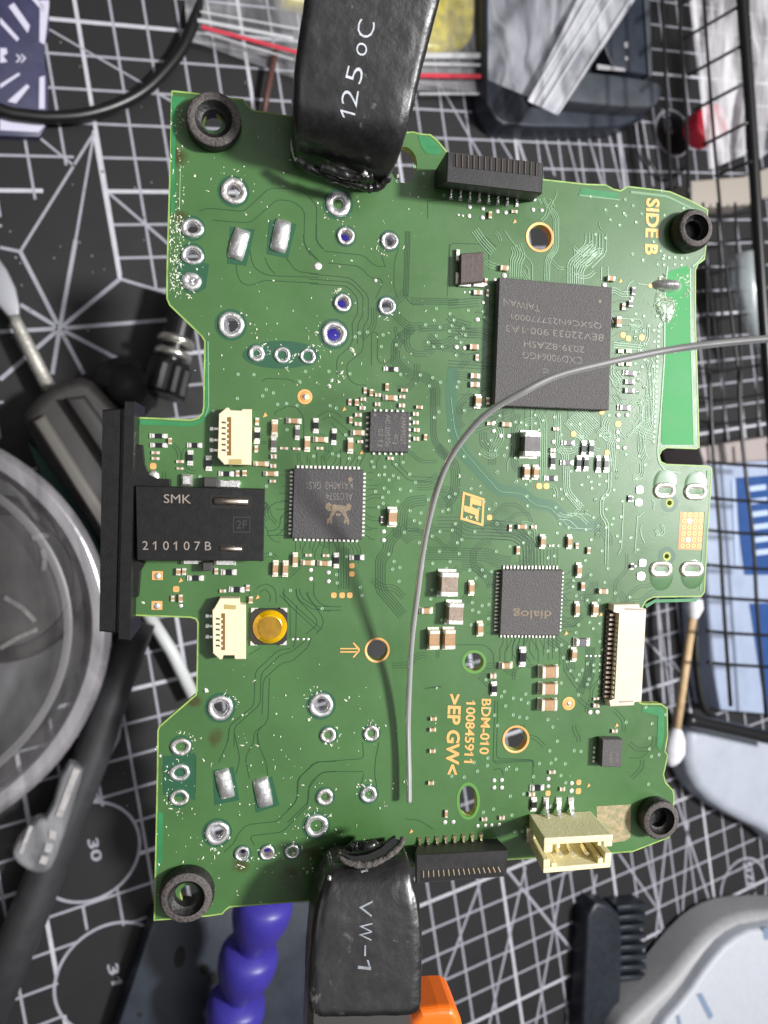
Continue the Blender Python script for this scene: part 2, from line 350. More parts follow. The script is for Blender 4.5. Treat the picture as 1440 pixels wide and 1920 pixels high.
# ================================================================ CIRCUIT BOARD
pcb = thing('circuit_board', 'green printed circuit board held between two black clamps above the mat', 'circuit board', (0, 0, 0), mw=MB)
TH = .10
OUT = [(322, 171), (362, 175), (430, 184), (455, 187), (462, 197), (472, 207), (545, 219), (640, 232), (735, 246), (757, 249), (775, 248), (790, 252), (807, 253), (820, 264), (835, 282), (850, 305), (930, 322), (1018, 337), (1100, 346), (1136, 347), (1150, 355), (1164, 358), (1177, 350),
       (1220, 355), (1257, 360), (1294, 376), (1327, 394), (1326, 430), (1323, 468), (1321, 486), (1309, 495), (1304, 507), (1304, 600), (1306, 658), (1309, 760), (1311, 838), (1306, 841), (1250, 839), (1241, 844), (1236, 854), (1239, 866), (1250, 871), (1327, 874), (1334, 878), (1335, 885),
       (1331, 940), (1327, 1000), (1323, 1070), (1321, 1110), (1315, 1118), (1225, 1119), (1212, 1126), (1205, 1137), (1202, 1230), (1199, 1317), (1205, 1320), (1240, 1320), (1251, 1328), (1252, 1380), (1247, 1409), (1252, 1416), (1247, 1440), (1244, 1452), (1248, 1467), (1262, 1482), (1264, 1494),
       (1261, 1540), (1258, 1562), (1254, 1570), (1187, 1596), (1137, 1600), (1050, 1605), (956, 1611), (860, 1619), (780, 1626), (700, 1638), (640, 1682), (557, 1690), (430, 1700), (422, 1706), (416, 1713), (390, 1717), (289, 1725), (291, 1640), (293, 1550), (295, 1450), (296, 1370), (299, 1362), (367, 1303),
       (369, 1294), (370, 1230), (371, 1167), (367, 1160), (357, 1157), (247, 1153), (248, 1000), (252, 783), (300, 785), (357, 788), (372, 784), (380, 775), (382, 763), (384, 640), (378, 630), (318, 572), (313, 560), (313, 513), (315, 440), (317, 372), (320, 280)]
def circ(cx, cy, rx, ry=None, n=24, rot=0):
    ry = ry or rx; c, s = math.cos(rot), math.sin(rot)
    return [(cx + rx * math.cos(t) * c - ry * math.sin(t) * s, cy + rx * math.cos(t) * s + ry * math.sin(t) * c) for t in [2 * math.pi * i / n for i in range(n)]]
RINGS = [(438, 359, 25, 12, 0), (634, 383, 24, 9, 1), (361, 428, 20, 10, 0), (361, 479, 20, 11, 0), (359, 528, 19, 0, 2), (648, 443, 17, 9, 0), (730, 452, 17, 9, 0), (642, 568, 17, 9, 0), (725, 574, 17, 9, 0), (626, 626, 24, 13, 0), (433, 609, 25, 13, 0),
         (481, 663, 16, 6, 1), (529, 666, 16, 8, 0), (577, 668, 15, 8, 0), (413, 1327, 24, 13, 0), (602, 1322, 23, 12, 0), (615, 1378, 15, 7, 1), (696, 1375, 15, 7, 1), (339, 1400, 18, 9, 1), (337, 1448, 18, 9, 1), (336, 1495, 17, 9, 1),
         (407, 1561, 23, 12, 0), (593, 1548, 22, 11, 1), (609, 1494, 16, 7, 1), (691, 1489, 16, 7, 1), (454, 1600, 14, 8, 0), (501, 1598, 14, 8, 0), (548, 1596, 14, 7, 1)]
HOLES = [circ(1012, 445, 22, 23), circ(707, 1219, 19), circ(967, 1386, 21), circ(889, 1241, 17), circ(757, 309, 25, 34), circ(1255, 943, 4.5, n=12), circ(1250, 1043, 4.5, n=12),
         circ(399, 229, 17), circ(354, 1677, 17)]
HOLES.append([(862 + 0, 1490), (864, 1481), (871, 1475), (880, 1474), (889, 1479), (894, 1489), (894, 1512), (892, 1522), (885, 1529), (875, 1530), (867, 1524), (863, 1514)])
for r in RINGS:
    if r[4] == 0: HOLES.append(circ(r[0], r[1], r[3] + 1, n=20))
cu = bpy.data.curves.new('outline', 'CURVE'); cu.dimensions = '2D'; cu.fill_mode = 'BOTH'; cu.extrude = TH / 2
for poly in [OUT] + HOLES:
    sp = cu.splines.new('POLY'); sp.points.add(len(poly) - 1); sp.use_cyclic_u = True
    for i, p in enumerate(poly):
        q = P(*p); sp.points[i].co = (q.x, q.y, 0, 1)
o = bpy.data.objects.new('tmp', cu); C.objects.link(o); bpy.context.view_layer.update()
me = bpy.data.meshes.new_from_object(o.evaluated_get(bpy.context.evaluated_depsgraph_get())); bpy.data.objects.remove(o)
for v in me.vertices: v.co.z -= TH / 2
me.materials.clear()
for p in me.polygons: p.use_smooth = False; p.material_index = 1 if abs(p.normal.z) < .5 else 0
# board material: solder mask over copper with burnt flux stains and grazing sheen
pm = bpy.data.materials.new('solder_mask'); pm.use_nodes = True; n = pm.node_tree.nodes; L = pm.node_tree.links; b = n['Principled BSDF']
t = n.new('ShaderNodeTexCoord'); q = n.new('ShaderNodeTexNoise'); q.inputs['Scale'].default_value = .9; q.inputs['Detail'].default_value = 8; q.inputs['Roughness'].default_value = .6
L.new(t.outputs['Object'], q.inputs['Vector']); r = n.new('ShaderNodeValToRGB')
r.color_ramp.elements[0].position = .3; r.color_ramp.elements[0].color = (.047, .118, .033, 1); r.color_ramp.elements[1].position = .72; r.color_ramp.elements[1].color = (.066, .166, .048, 1)
L.new(q.outputs['Fac'], r.inputs['Fac']); last = r.outputs['Color']
qs = n.new('ShaderNodeTexNoise'); qs.inputs['Scale'].default_value = 4.5; qs.inputs['Detail'].default_value = 6; L.new(t.outputs['Object'], qs.inputs['Vector'])
for (px, py, rad) in [(332, 290, .2), (405, 1385, .2), (365, 1315, .16), (545, 1650, .3), (450, 1622, .2), (340, 410, .15), (318, 1440, .15), (580, 1600, .2)]:
    c = P(px, py); vm = n.new('ShaderNodeVectorMath'); vm.operation = 'DISTANCE'; vm.inputs[1].default_value = (c.x, c.y, 0); L.new(t.outputs['Object'], vm.inputs[0])
    mr = n.new('ShaderNodeMapRange'); mr.inputs['From Min'].default_value = rad; mr.inputs['From Max'].default_value = rad * .2; L.new(vm.outputs['Value'], mr.inputs['Value'])
    mu = n.new('ShaderNodeMath'); mu.operation = 'MULTIPLY'; L.new(mr.outputs['Result'], mu.inputs[0]); L.new(qs.outputs['Fac'], mu.inputs[1])
    m2 = n.new('ShaderNodeMapRange'); m2.inputs['From Min'].default_value = .28; m2.inputs['From Max'].default_value = .56; L.new(mu.outputs[0], m2.inputs['Value'])
    mx = n.new('ShaderNodeMixRGB'); mx.inputs['Color2'].default_value = (.050, .052, .010, 1); L.new(m2.outputs['Result'], mx.inputs['Fac']); L.new(last, mx.inputs['Color1']); last = mx.outputs['Color']
mrr = n.new('ShaderNodeMapRange'); mrr.inputs['From Min'].default_value = .3; mrr.inputs['From Max'].default_value = .7; mrr.inputs['To Min'].default_value = .26; mrr.inputs['To Max'].default_value = .52
q5 = n.new('ShaderNodeTexNoise'); q5.inputs['Scale'].default_value = 1.7; q5.inputs['Detail'].default_value = 7; q5.inputs['Roughness'].default_value = .7; q5.inputs['Distortion'].default_value = .6; L.new(t.outputs['Object'], q5.inputs['Vector']); L.new(q5.outputs['Fac'], mrr.inputs['Value']); L.new(mrr.outputs['Result'], b.inputs['Roughness'])
L.new(last, b.inputs['Base Color']); b.inputs['Coat Weight'].default_value = .25; b.inputs['Coat Roughness'].default_value = .25
q3 = n.new('ShaderNodeTexNoise'); q3.inputs['Scale'].default_value = 40; q3.inputs['Detail'].default_value = 3; L.new(t.outputs['Object'], q3.inputs['Vector'])
bp = n.new('ShaderNodeBump'); bp.inputs['Strength'].default_value = .045; bp.inputs['Distance'].default_value = .02; L.new(q3.outputs['Fac'], bp.inputs['Height']); L.new(bp.outputs['Normal'], b.inputs['Normal'])
edge = mat('board_edge', (.42, .48, .13), .6, noise=.35, nscale=12)
me.materials.append(pm); me.materials.append(edge)
base = link('base_board', me, [pm, edge], pcb)

# --- printed layers
def flat(name, polys, m, z=.0035, px=True, kindstuff=False):
    if len(polys) > 1 and name not in ('direction_arrow', 'logo_frame', 'logo_mark'):
        for p_ in polys: flat(name, [p_], m, z)
        return
    bm = bmesh.new()
    for poly in polys:
        bm.faces.new([bm.verts.new(P(*p, z)) if px else bm.verts.new((*p, z)) for p in poly])
    bmesh.ops.triangulate(bm, faces=bm.faces)
    o = fin(name, bm, m, pcb)
    if kindstuff: stuff(o)
    return o
flat('antenna_area', [[(1249, 512), (1262, 506), (1290, 498), (1294, 520), (1294, 600), (1297, 700), (1300, 834), (1243, 834), (1240, 828), (1242, 760), (1246, 660)]], brightm, .003)
flat('bare_margin', [[(322, 180), (350, 183), (345, 186), (330, 200), (327, 400), (320, 400), (320, 300)], [(297, 1520), (306, 1525), (305, 1610), (293, 1640)], [(1090, 352), (1160, 362), (1158, 376), (1084, 366)],
                    [(1205, 1325), (1238, 1326), (1246, 1333), (1245, 1378), (1239, 1408), (1232, 1400), (1234, 1342), (1204, 1334)], [(262, 787), (357, 792), (376, 786), (384, 770), (388, 640), (392, 640), (394, 772), (380, 792), (360, 800), (262, 796)],
                    [(784, 254), (805, 257), (818, 268), (830, 284), (822, 290), (800, 288), (790, 276)], [(1228, 1124), (1310, 1122), (1305, 1128), (1228, 1130), (1212, 1140), (1209, 1134)]], mat('mask_over_laminate', (.035, .21, .075), .35, noise=.2, nscale=3), .0032)
for (cx, cy, rx, ry) in [(889, 1241, 23, 22), (878, 1502, 22, 35)]:
    bm = bmesh.new(); a = circ(cx, cy, rx, ry, 32); bI = circ(cx, cy, rx - (5 if rx < 23 else 5), ry - 5, 32)
    va = [bm.verts.new(P(*p, .003)) for p in a]; vb = [bm.verts.new(P(*p, .003)) for p in bI]
    for i in range(32): bm.faces.new((va[i], va[(i + 1) % 32], vb[(i + 1) % 32], vb[i]))
    fin('hole_margin', bm, mat('hole_lip_green', (.10, .27, .05), .5), pcb)
cx_ = OUT + [OUT[0]]; bm = bmesh.new()
def lip(poly, wd_):
    q = [P(*p) for p in poly]; ribbon(bm, [v.xy for v in q], wd_, .0024)
lip([(x * .999 + .78, y) for x, y in cx_], .016)
fin('laminate_lip', bm, mat('laminate_lip', (.26, .40, .10), .5, noise=.3, nscale=8), pcb)
bm = bmesh.new(); random.seed(31); pf = [(1228, 545), (1245, 556), (1262, 556), (1268, 572), (1262, 596), (1250, 612), (1240, 600), (1228, 582)]
cq = P(1249, 578); fan_ = [bm.verts.new(P(*p, .002)) for p in smoothpoly(pf, 2)]; mid_ = [bm.verts.new(v.co.lerp(cq, .3) + Vector((random.uniform(-.01, .01), random.uniform(-.01, .01), random.uniform(.006, .016)))) for v in fan_]; cv = bm.verts.new((cq.x, cq.y, .014))
for i in range(len(fan_)):
    k = (i + 1) % len(fan_); bm.faces.new((fan_[i], fan_[k], mid_[k], mid_[i])); bm.faces.new((mid_[i], mid_[k], cv))
fin('flux_film', bm, mat('flux_film', (.20, .30, .18), .18, coat=1.0, bump=1.0, bscale=25, noise=.4, nscale=20), pcb, smooth=True)
tealz = [[(430 + x, y) for x, y in q] for q in []]
flat('teal_patch', [circ(527, 665, 72, 26, 28), [(330, 490), (392, 494), (386, 540), (372, 548), (332, 520)], [(306, 1418), (366, 1412), (366, 1500), (306, 1490)],
                    [(432, 425), (478, 430), (462, 498), (426, 494)], [(505, 412), (556, 420), (540, 484), (500, 476)], [(399, 1444), (438, 1438), (449, 1500), (402, 1510)], [(473, 1466), (510, 1456), (524, 1510), (480, 1524)],
                    ], teal, .0026)
TR = {'gap': (bmesh.new(), []), 'rid': (bmesh.new(), []), 'river': (bmesh.new(), [])}
def bus(kind, org, s, pts, n=1, sp=14, wpx=None):
    pts = [(org[0] + x / s, org[1] + y / s) for x, y in pts]; q = [P(*p).xy for p in pts]; bmx = TR[kind][0]
    sc_ = sB(*pts[len(pts) // 2]); sp_ = sp / s * sc_
    for k in range(n):
        off = (k - (n - 1) / 2) * sp_; line = []
        for i in range(len(q)):
            e1 = (q[i] - q[i - 1]).normalized() if i else None; e2 = (q[i + 1] - q[i]).normalized() if i < len(q) - 1 else None
            e1 = e1 or e2; e2 = e2 or e1; nn = Vector((-(e1.y + e2.y), e1.x + e2.x))
            nn = nn.normalized() if nn.length > 1e-3 else Vector((-e1.y, e1.x)); line.append(q[i] + nn * off / max(.5, nn.dot(Vector((-e1.y, e1.x)))))
        # soften the corners a little
        l2 = [line[0]]
        for i in range(1, len(line) - 1):
            a, b_, c = line[i - 1], line[i], line[i + 1]; d = min(.03, (b_ - a).length * .4, (c - b_).length * .4)
            l2 += [b_ + (a - b_).normalized() * d, b_ + (c - b_).normalized() * d]
        l2.append(line[-1])
        if kind == 'gap': ribbon(bmx, l2, (wpx or 1.35) * sc_, .0018)
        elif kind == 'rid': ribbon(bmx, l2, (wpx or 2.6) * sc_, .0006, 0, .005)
        else: ribbon(bmx, l2, (wpx or 20) * sc_, .0012)
A = ((480, 680), 4.235); B_ = ((480, 840), 4.5); Cz = ((240, 740), 5.538); D_ = ((170, 740), 4.0); E_ = ((340, 1080), 5.143); F_ = ((840, 460), 4.235); G_ = ((1100, 500), 5.053); H_ = ((920, 740), 5.538); I_ = ((820, 800), 8.0)
J_ = ((1160, 820), 6.0); K_ = ((760, 1020), 4.0); L_ = ((800, 1180), 4.5); M_ = ((760, 1400), 4.8); N_ = ((960, 1400), 4.235); O_ = ((1080, 1080), 4.8); P_ = ((800, 260), 4.8); Q_ = ((280, 160), 4.0); R_ = ((280, 440), 4.5); S_ = ((580, 420), 5.143)
T_ = ((270, 1360), 4.0); U_ = ((540, 1200), 4.5); V_ = ((1080, 320), 5.143); X_ = ((0, 0), 1.0)
for z, ls in [
    (Q_, [[(380, 945), (430, 920), (700, 945), (740, 920), (900, 770), (1110, 775), (1160, 800), (1255, 900), (1255, 1170), (1310, 1230)], [(470, 1010), (620, 1025), (760, 1030), (960, 855), (1080, 870), (1165, 940), (1160, 1190), (1210, 1280)]]),
    (R_, [[(1300, 0), (1310, 90), (1430, 220)], [(850, 130), (870, 250), (910, 300), (1000, 345), (1430, 360)], [(975, 190), (1010, 280), (1060, 330)], [(1150, 190), (1240, 310), (1430, 330)], [(730, 250), (750, 370), (800, 425), (870, 425), (970, 385), (1430, 410)]]),
    (S_, [[(65, 0), (65, 170), (130, 240)], [(140, 262), (520, 300), (640, 410), (740, 412)], [(0, 265), (70, 345)], [(180, 375), (480, 405), (590, 520), (700, 530), (705, 580), (640, 720)], [(0, 480), (400, 520), (570, 690), (570, 930), (520, 980), (520, 1220), (360, 1350), (370, 1480), (440, 1550), (550, 1555)],
          [(0, 530), (390, 560), (520, 690), (515, 900), (470, 950), (465, 1160)], [(0, 575), (370, 600), (470, 720), (465, 880), (415, 930), (415, 1150), (330, 1240), (265, 1290), (265, 1450)], [(685, 250), (730, 410)], [(860, 230), (820, 370), (815, 600), (850, 720)],
          [(930, 700), (980, 780), (1100, 780)], [(1350, 190), (1330, 700)], [(600, 1370), (600, 1040), (660, 1040), (655, 1330), (730, 1350)]]),
    (A, [[(150, 420), (155, 385), (210, 370), (240, 345), (320, 350), (380, 430), (380, 600), (400, 640)], [(490, 430), (560, 380), (630, 390), (680, 430)], [(530, 455), (590, 420), (650, 470), (760, 560)], [(600, 480), (720, 600)], [(50, 150), (70, 125), (270, 130), (310, 160)]]),
    (B_, [[(100, 520), (150, 460), (280, 450)], [(90, 740), (190, 735), (220, 700), (280, 620)], [(100, 700), (180, 690), (210, 640), (200, 590), (280, 520)]]),
    (E_, [[(720, 120), (780, 80), (860, 80), (915, 145), (915, 260)], [(760, 160), (800, 125), (830, 140), (865, 200), (850, 250)], [(990, 120), (985, 210), (1050, 280), (1050, 600)], [(1110, 120), (1110, 210), (1310, 420), (1310, 470), (1240, 530), (1200, 560)], [(1200, 160), (1370, 410), (1370, 480), (1300, 560)], [(1110, 280), (1105, 600), (1080, 690)],
          [(1050, 700), (940, 710), (715, 920), (700, 1250), (480, 1430), (460, 1480), (450, 1600)], [(1200, 620), (1050, 740), (970, 750), (770, 940), (760, 1240), (510, 1460), (510, 1640)], [(1250, 600), (1230, 680), (1060, 830), (980, 830), (790, 1000), (780, 1330)], [(850, 980), (835, 1400), (730, 1500), (740, 1640)], [(650, 760), (770, 690)], [(1220, 150), (1220, 210), (1330, 330), (1440, 340)], [(1280, 60), (1275, 190), (1350, 280), (1440, 295)]]),
    (T_, [[(640, 20), (630, 120), (560, 280)], [(680, 60), (720, 250), (690, 370)], [(880, 10), (820, 60), (830, 110), (760, 240), (790, 400)], [(850, 60), (860, 140), (920, 290), (930, 380)], [(1440, 270), (1280, 275), (1160, 400), (1150, 560), (1000, 720), (770, 745), (700, 820), (680, 880), (600, 950)], [(1440, 345), (1320, 355), (1230, 480), (1230, 600), (1040, 800), (790, 830), (830, 900)], [(160, 240), (390, 210), (385, 510)]]),
    (U_, [[(630, 860), (640, 1000), (240, 1030), (80, 1170), (75, 1350), (0, 1440)], [(770, 860), (740, 990), (730, 1130), (750, 1240)], [(640, 1110), (300, 1110), (180, 1210), (175, 1360), (0, 1540)], [(640, 1130), (610, 1240)], [(1150, 410), (1290, 395)]]),
    (L_, [[(575, 600), (560, 1130), (910, 1110)], [(600, 600), (590, 1090), (900, 1100), (905, 1160)], [(0, 495), (120, 480)], [(250, 130), (490, 130), (560, 190), (570, 330)]]),
    (P_, [[(10, 560), (210, 550)], [(10, 560), (10, 720)], [(200, 1320), (210, 940), (510, 950), (560, 1010), (560, 1180)]]),
    (M_, [[(0, 650), (120, 660), (250, 740)], [(800, 130), (1150, 120), (1145, 330)], [(790, 210), (870, 190), (880, 260)]]),
]:
    for l in ls: bus('gap', *z, l)
for z, l, n_, s_ in [(S_, [(950, 70), (930, 700)], 4, 15), (S_, [(980, 740), (1440, 750)], 4, 18), (S_, [(1000, 990), (830, 1160), (830, 1340), (980, 1460), (1120, 1470), (1220, 1580), (1220, 1760)], 5, 20), (S_, [(1060, 1010), (1330, 1000), (1380, 960), (1440, 960)], 3, 22), (S_, [(1100, 1170), (1330, 1160), (1380, 1110), (1440, 1110)], 4, 26),
        (A, [(1405, 200), (1410, 600), (1440, 660), (1560, 800)], 4, 14), (A, [(1090, 790), (1220, 920), (1400, 930)], 2, 34), (B_, [(1440, 440), (1310, 450), (1240, 520), (1230, 680), (1120, 790), (1110, 880), (1050, 940), (1050, 1190), (1240, 1410)], 5, 20), (B_, [(740, 840), (740, 1190)], 5, 22),
        (B_, [(210, 1230), (330, 1350), (540, 1540)], 2, 30), (B_, [(350, 1190), (370, 1270), (490, 1350), (720, 1355)], 2, 30), (K_, [(160, 70), (620, 80), (690, 130), (790, 140)], 6, 17), (K_, [(1000, 40), (1000, 165)], 12, 26), (K_, [(420, 160), (540, 170), (640, 280), (640, 330)], 4, 18),
        (K_, [(880, 700), (860, 800), (920, 900)], 4, 40), (K_, [(1080, 700), (1220, 800), (1230, 950)], 5, 20), (H_, [(280, 200), (250, 300), (245, 720), (290, 790)], 4, 22), (H_, [(0, 1400), (250, 1420), (420, 1520), (430, 1770)], 7, 30), (H_, [(0, 260), (60, 180), (240, 140)], 4, 20),
        (I_, [(0, 300), (250, 560), (280, 700), (260, 980), (190, 1120), (0, 1150)], 5, 32), (I_, [(0, 1460), (320, 1460), (430, 1570), (1180, 1600), (1330, 1740), (1340, 1900)], 5, 50), (F_, [(0, 470), (240, 450)], 4, 20), (F_, [(0, 690), (230, 700)], 4, 22), (F_, [(0, 940), (340, 960)], 3, 24), (F_, [(480, 1330), (330, 1400), (200, 1440)], 5, 24),
        (F_, [(0, 560), (40, 600), (180, 640)], 3, 24), (O_, [(130, 640), (120, 900), (80, 1010)], 6, 16), (O_, [(0, 200), (180, 190)], 3, 24), (P_, [(500, 900), (600, 1000)], 4, 24), (Cz, [(1280, 480), (1440, 500)], 2, 20), (L_, [(1170, 330), (1200, 380), (1290, 510)], 2, 34), (L_, [(1370, 260), (1360, 380), (1290, 540)], 4, 18)]:
    bus('gap', *z, l, n_, s_)
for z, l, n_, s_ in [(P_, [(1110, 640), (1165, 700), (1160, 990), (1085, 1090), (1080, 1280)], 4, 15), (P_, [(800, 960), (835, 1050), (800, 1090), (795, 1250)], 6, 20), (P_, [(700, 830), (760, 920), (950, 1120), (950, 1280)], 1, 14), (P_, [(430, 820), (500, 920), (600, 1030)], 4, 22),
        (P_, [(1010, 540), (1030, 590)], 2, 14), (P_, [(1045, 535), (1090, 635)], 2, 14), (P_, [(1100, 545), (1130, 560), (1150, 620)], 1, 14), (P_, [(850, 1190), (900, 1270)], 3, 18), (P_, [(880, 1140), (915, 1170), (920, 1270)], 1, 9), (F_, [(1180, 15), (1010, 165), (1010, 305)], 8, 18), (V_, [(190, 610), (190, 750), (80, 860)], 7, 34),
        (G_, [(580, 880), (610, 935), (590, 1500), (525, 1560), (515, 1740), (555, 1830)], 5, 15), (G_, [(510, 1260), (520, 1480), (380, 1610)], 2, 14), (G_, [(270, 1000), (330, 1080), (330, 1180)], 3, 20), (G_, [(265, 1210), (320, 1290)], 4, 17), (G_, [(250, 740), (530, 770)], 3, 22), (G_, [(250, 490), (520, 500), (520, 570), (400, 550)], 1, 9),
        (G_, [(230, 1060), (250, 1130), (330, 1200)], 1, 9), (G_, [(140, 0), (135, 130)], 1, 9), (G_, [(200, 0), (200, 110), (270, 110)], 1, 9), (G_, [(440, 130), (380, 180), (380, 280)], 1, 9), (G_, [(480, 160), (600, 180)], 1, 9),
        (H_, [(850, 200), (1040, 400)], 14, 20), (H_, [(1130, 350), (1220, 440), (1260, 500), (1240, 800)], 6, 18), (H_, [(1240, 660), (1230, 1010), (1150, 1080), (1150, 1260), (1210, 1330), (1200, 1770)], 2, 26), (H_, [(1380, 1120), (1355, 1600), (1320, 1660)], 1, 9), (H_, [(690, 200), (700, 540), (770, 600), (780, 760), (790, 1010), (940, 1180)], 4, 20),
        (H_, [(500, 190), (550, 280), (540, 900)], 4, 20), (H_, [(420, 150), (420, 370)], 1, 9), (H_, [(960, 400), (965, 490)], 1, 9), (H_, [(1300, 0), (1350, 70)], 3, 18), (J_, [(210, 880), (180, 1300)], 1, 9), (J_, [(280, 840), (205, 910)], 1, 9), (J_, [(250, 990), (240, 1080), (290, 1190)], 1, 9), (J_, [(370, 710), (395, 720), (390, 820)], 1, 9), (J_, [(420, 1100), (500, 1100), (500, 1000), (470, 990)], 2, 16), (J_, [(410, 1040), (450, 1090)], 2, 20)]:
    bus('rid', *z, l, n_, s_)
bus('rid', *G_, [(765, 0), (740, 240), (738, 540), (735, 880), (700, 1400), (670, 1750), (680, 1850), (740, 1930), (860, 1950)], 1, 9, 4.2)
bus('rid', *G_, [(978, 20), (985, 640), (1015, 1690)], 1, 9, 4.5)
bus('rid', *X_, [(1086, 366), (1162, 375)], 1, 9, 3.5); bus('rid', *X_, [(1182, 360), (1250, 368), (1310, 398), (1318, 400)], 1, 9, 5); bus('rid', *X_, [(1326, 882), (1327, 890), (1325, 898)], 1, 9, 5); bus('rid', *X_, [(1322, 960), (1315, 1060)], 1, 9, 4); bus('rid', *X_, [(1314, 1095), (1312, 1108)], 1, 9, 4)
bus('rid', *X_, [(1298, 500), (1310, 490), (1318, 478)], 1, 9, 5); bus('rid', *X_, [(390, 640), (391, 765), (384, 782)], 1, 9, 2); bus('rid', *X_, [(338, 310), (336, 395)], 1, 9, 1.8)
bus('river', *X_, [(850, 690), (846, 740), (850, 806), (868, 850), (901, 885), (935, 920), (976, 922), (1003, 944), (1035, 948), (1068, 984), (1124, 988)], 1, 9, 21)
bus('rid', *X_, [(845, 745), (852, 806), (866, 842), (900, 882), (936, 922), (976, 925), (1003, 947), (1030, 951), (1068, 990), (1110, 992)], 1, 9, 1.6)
def fan(c4, side, n, L0, z, seed):
    random.seed(seed); a, b_ = {'t': (0, 1), 'r': (1, 2), 'b': (3, 2), 'l': (0, 3)}[side]; d = {'t': (0, -1), 'b': (0, 1), 'l': (-1, 0), 'r': (1, 0)}[side]
    for i in range(n):
        f = (i + .8) / (n + .6); x = c4[a][0] + (c4[b_][0] - c4[a][0]) * f; y = c4[a][1] + (c4[b_][1] - c4[a][1]) * f
        l1 = random.uniform(.2, .6) * L0; l2 = random.uniform(.3, 1) * L0; sgn = -1 if f < .5 else 1; j = sgn * random.choice([0, .5, 1]) * L0 * .35
        p = [(x + d[0] * 2, y + d[1] * 2), (x + d[0] * l1, y + d[1] * l1)]; per = (abs(d[1]), abs(d[0]))
        p.append((p[1][0] + d[0] * abs(j) + per[0] * j, p[1][1] + d[1] * abs(j) + per[1] * j)) if j else None
        p.append((p[-1][0] + d[0] * l2, p[-1][1] + d[1] * l2))
        bus('gap', *X_, p, 1, 9, 1.2)
CH = {'BGA': [(936, 520), (1148, 539), (1142, 769), (927, 760)], 'ALC': [(551, 878), (682, 881), (679, 1012), (547, 1009)], 'NM': [(694, 771), (768, 773), (766, 848), (692, 847)], 'DI': [(942, 1069), (1056, 1069), (1050, 1192), (937, 1191)], 'SM': [(1130, 1387), (1168, 1387), (1165, 1439), (1128, 1438)]}
fan(CH['ALC'], 't', 14, 26, 0, 1); fan(CH['ALC'], 'b', 14, 26, 0, 2); fan(CH['ALC'], 'l', 12, 18, 0, 3); fan(CH['ALC'], 'r', 12, 22, 0, 4)
fan(CH['NM'], 'b', 6, 18, 0, 5); fan(CH['DI'], 'b', 14, 34, 0, 6); fan(CH['DI'], 'r', 12, 24, 0, 7); fan(CH['DI'], 'l', 12, 20, 0, 8); fan(CH['BGA'], 'b', 10, 30, 0, 9); fan(CH['BGA'], 'r', 14, 24, 0, 10); fan(CH['BGA'], 'l', 12, 40, 0, 11)
random.seed(77)
def maze(kind, x0, y0, x1, y1, cnt, nmin, nmax, sp_, L0):
    D8 = [(1, 0), (.7, .7), (0, 1), (-.7, .7), (-1, 0), (-.7, -.7), (0, -1), (.7, -.7)]
    for _ in range(cnt):
        x, y = random.uniform(x0, x1), random.uniform(y0, y1); d = random.randrange(8); pts = [(x, y)]
        for k in range(random.randint(2, 4)):
            l = random.uniform(.35, 1.1) * L0; x += D8[d][0] * l; y += D8[d][1] * l; pts.append((x, y)); d = (d + random.choice([-1, 1])) % 8
        if all(inpoly(p, OUT) for p in pts): bus(kind, (0, 0), 1.0, pts, random.randint(nmin, nmax), sp_, 1.1 if kind == 'gap' else 2.0)
maze('gap', 700, 560, 930, 1100, 26, 2, 5, 4.4, 34); maze('gap', 800, 980, 1190, 1300, 26, 2, 4, 4.6, 30); maze('gap', 480, 780, 700, 1120, 16, 1, 3, 5, 24); maze('gap', 270, 830, 500, 1130, 10, 1, 2, 6, 22); maze('gap', 860, 1300, 1230, 1560, 10, 1, 2, 6, 26)
maze('rid', 930, 380, 1160, 510, 10, 1, 3, 4.5, 22); maze('rid', 1140, 540, 1225, 900, 16, 1, 4, 4.2, 22); maze('rid', 920, 780, 1180, 1000, 16, 1, 4, 4.2, 24)
stuff(fin('river_trace', TR['river'][0], mat('mask_river', (.034, .125, .055), .4, coat=.15), pcb))
stuff(fin('trace_gap', TR['gap'][0], gapm, pcb)); stuff(fin('raised_trace', TR['rid'][0], ridgem, pcb))

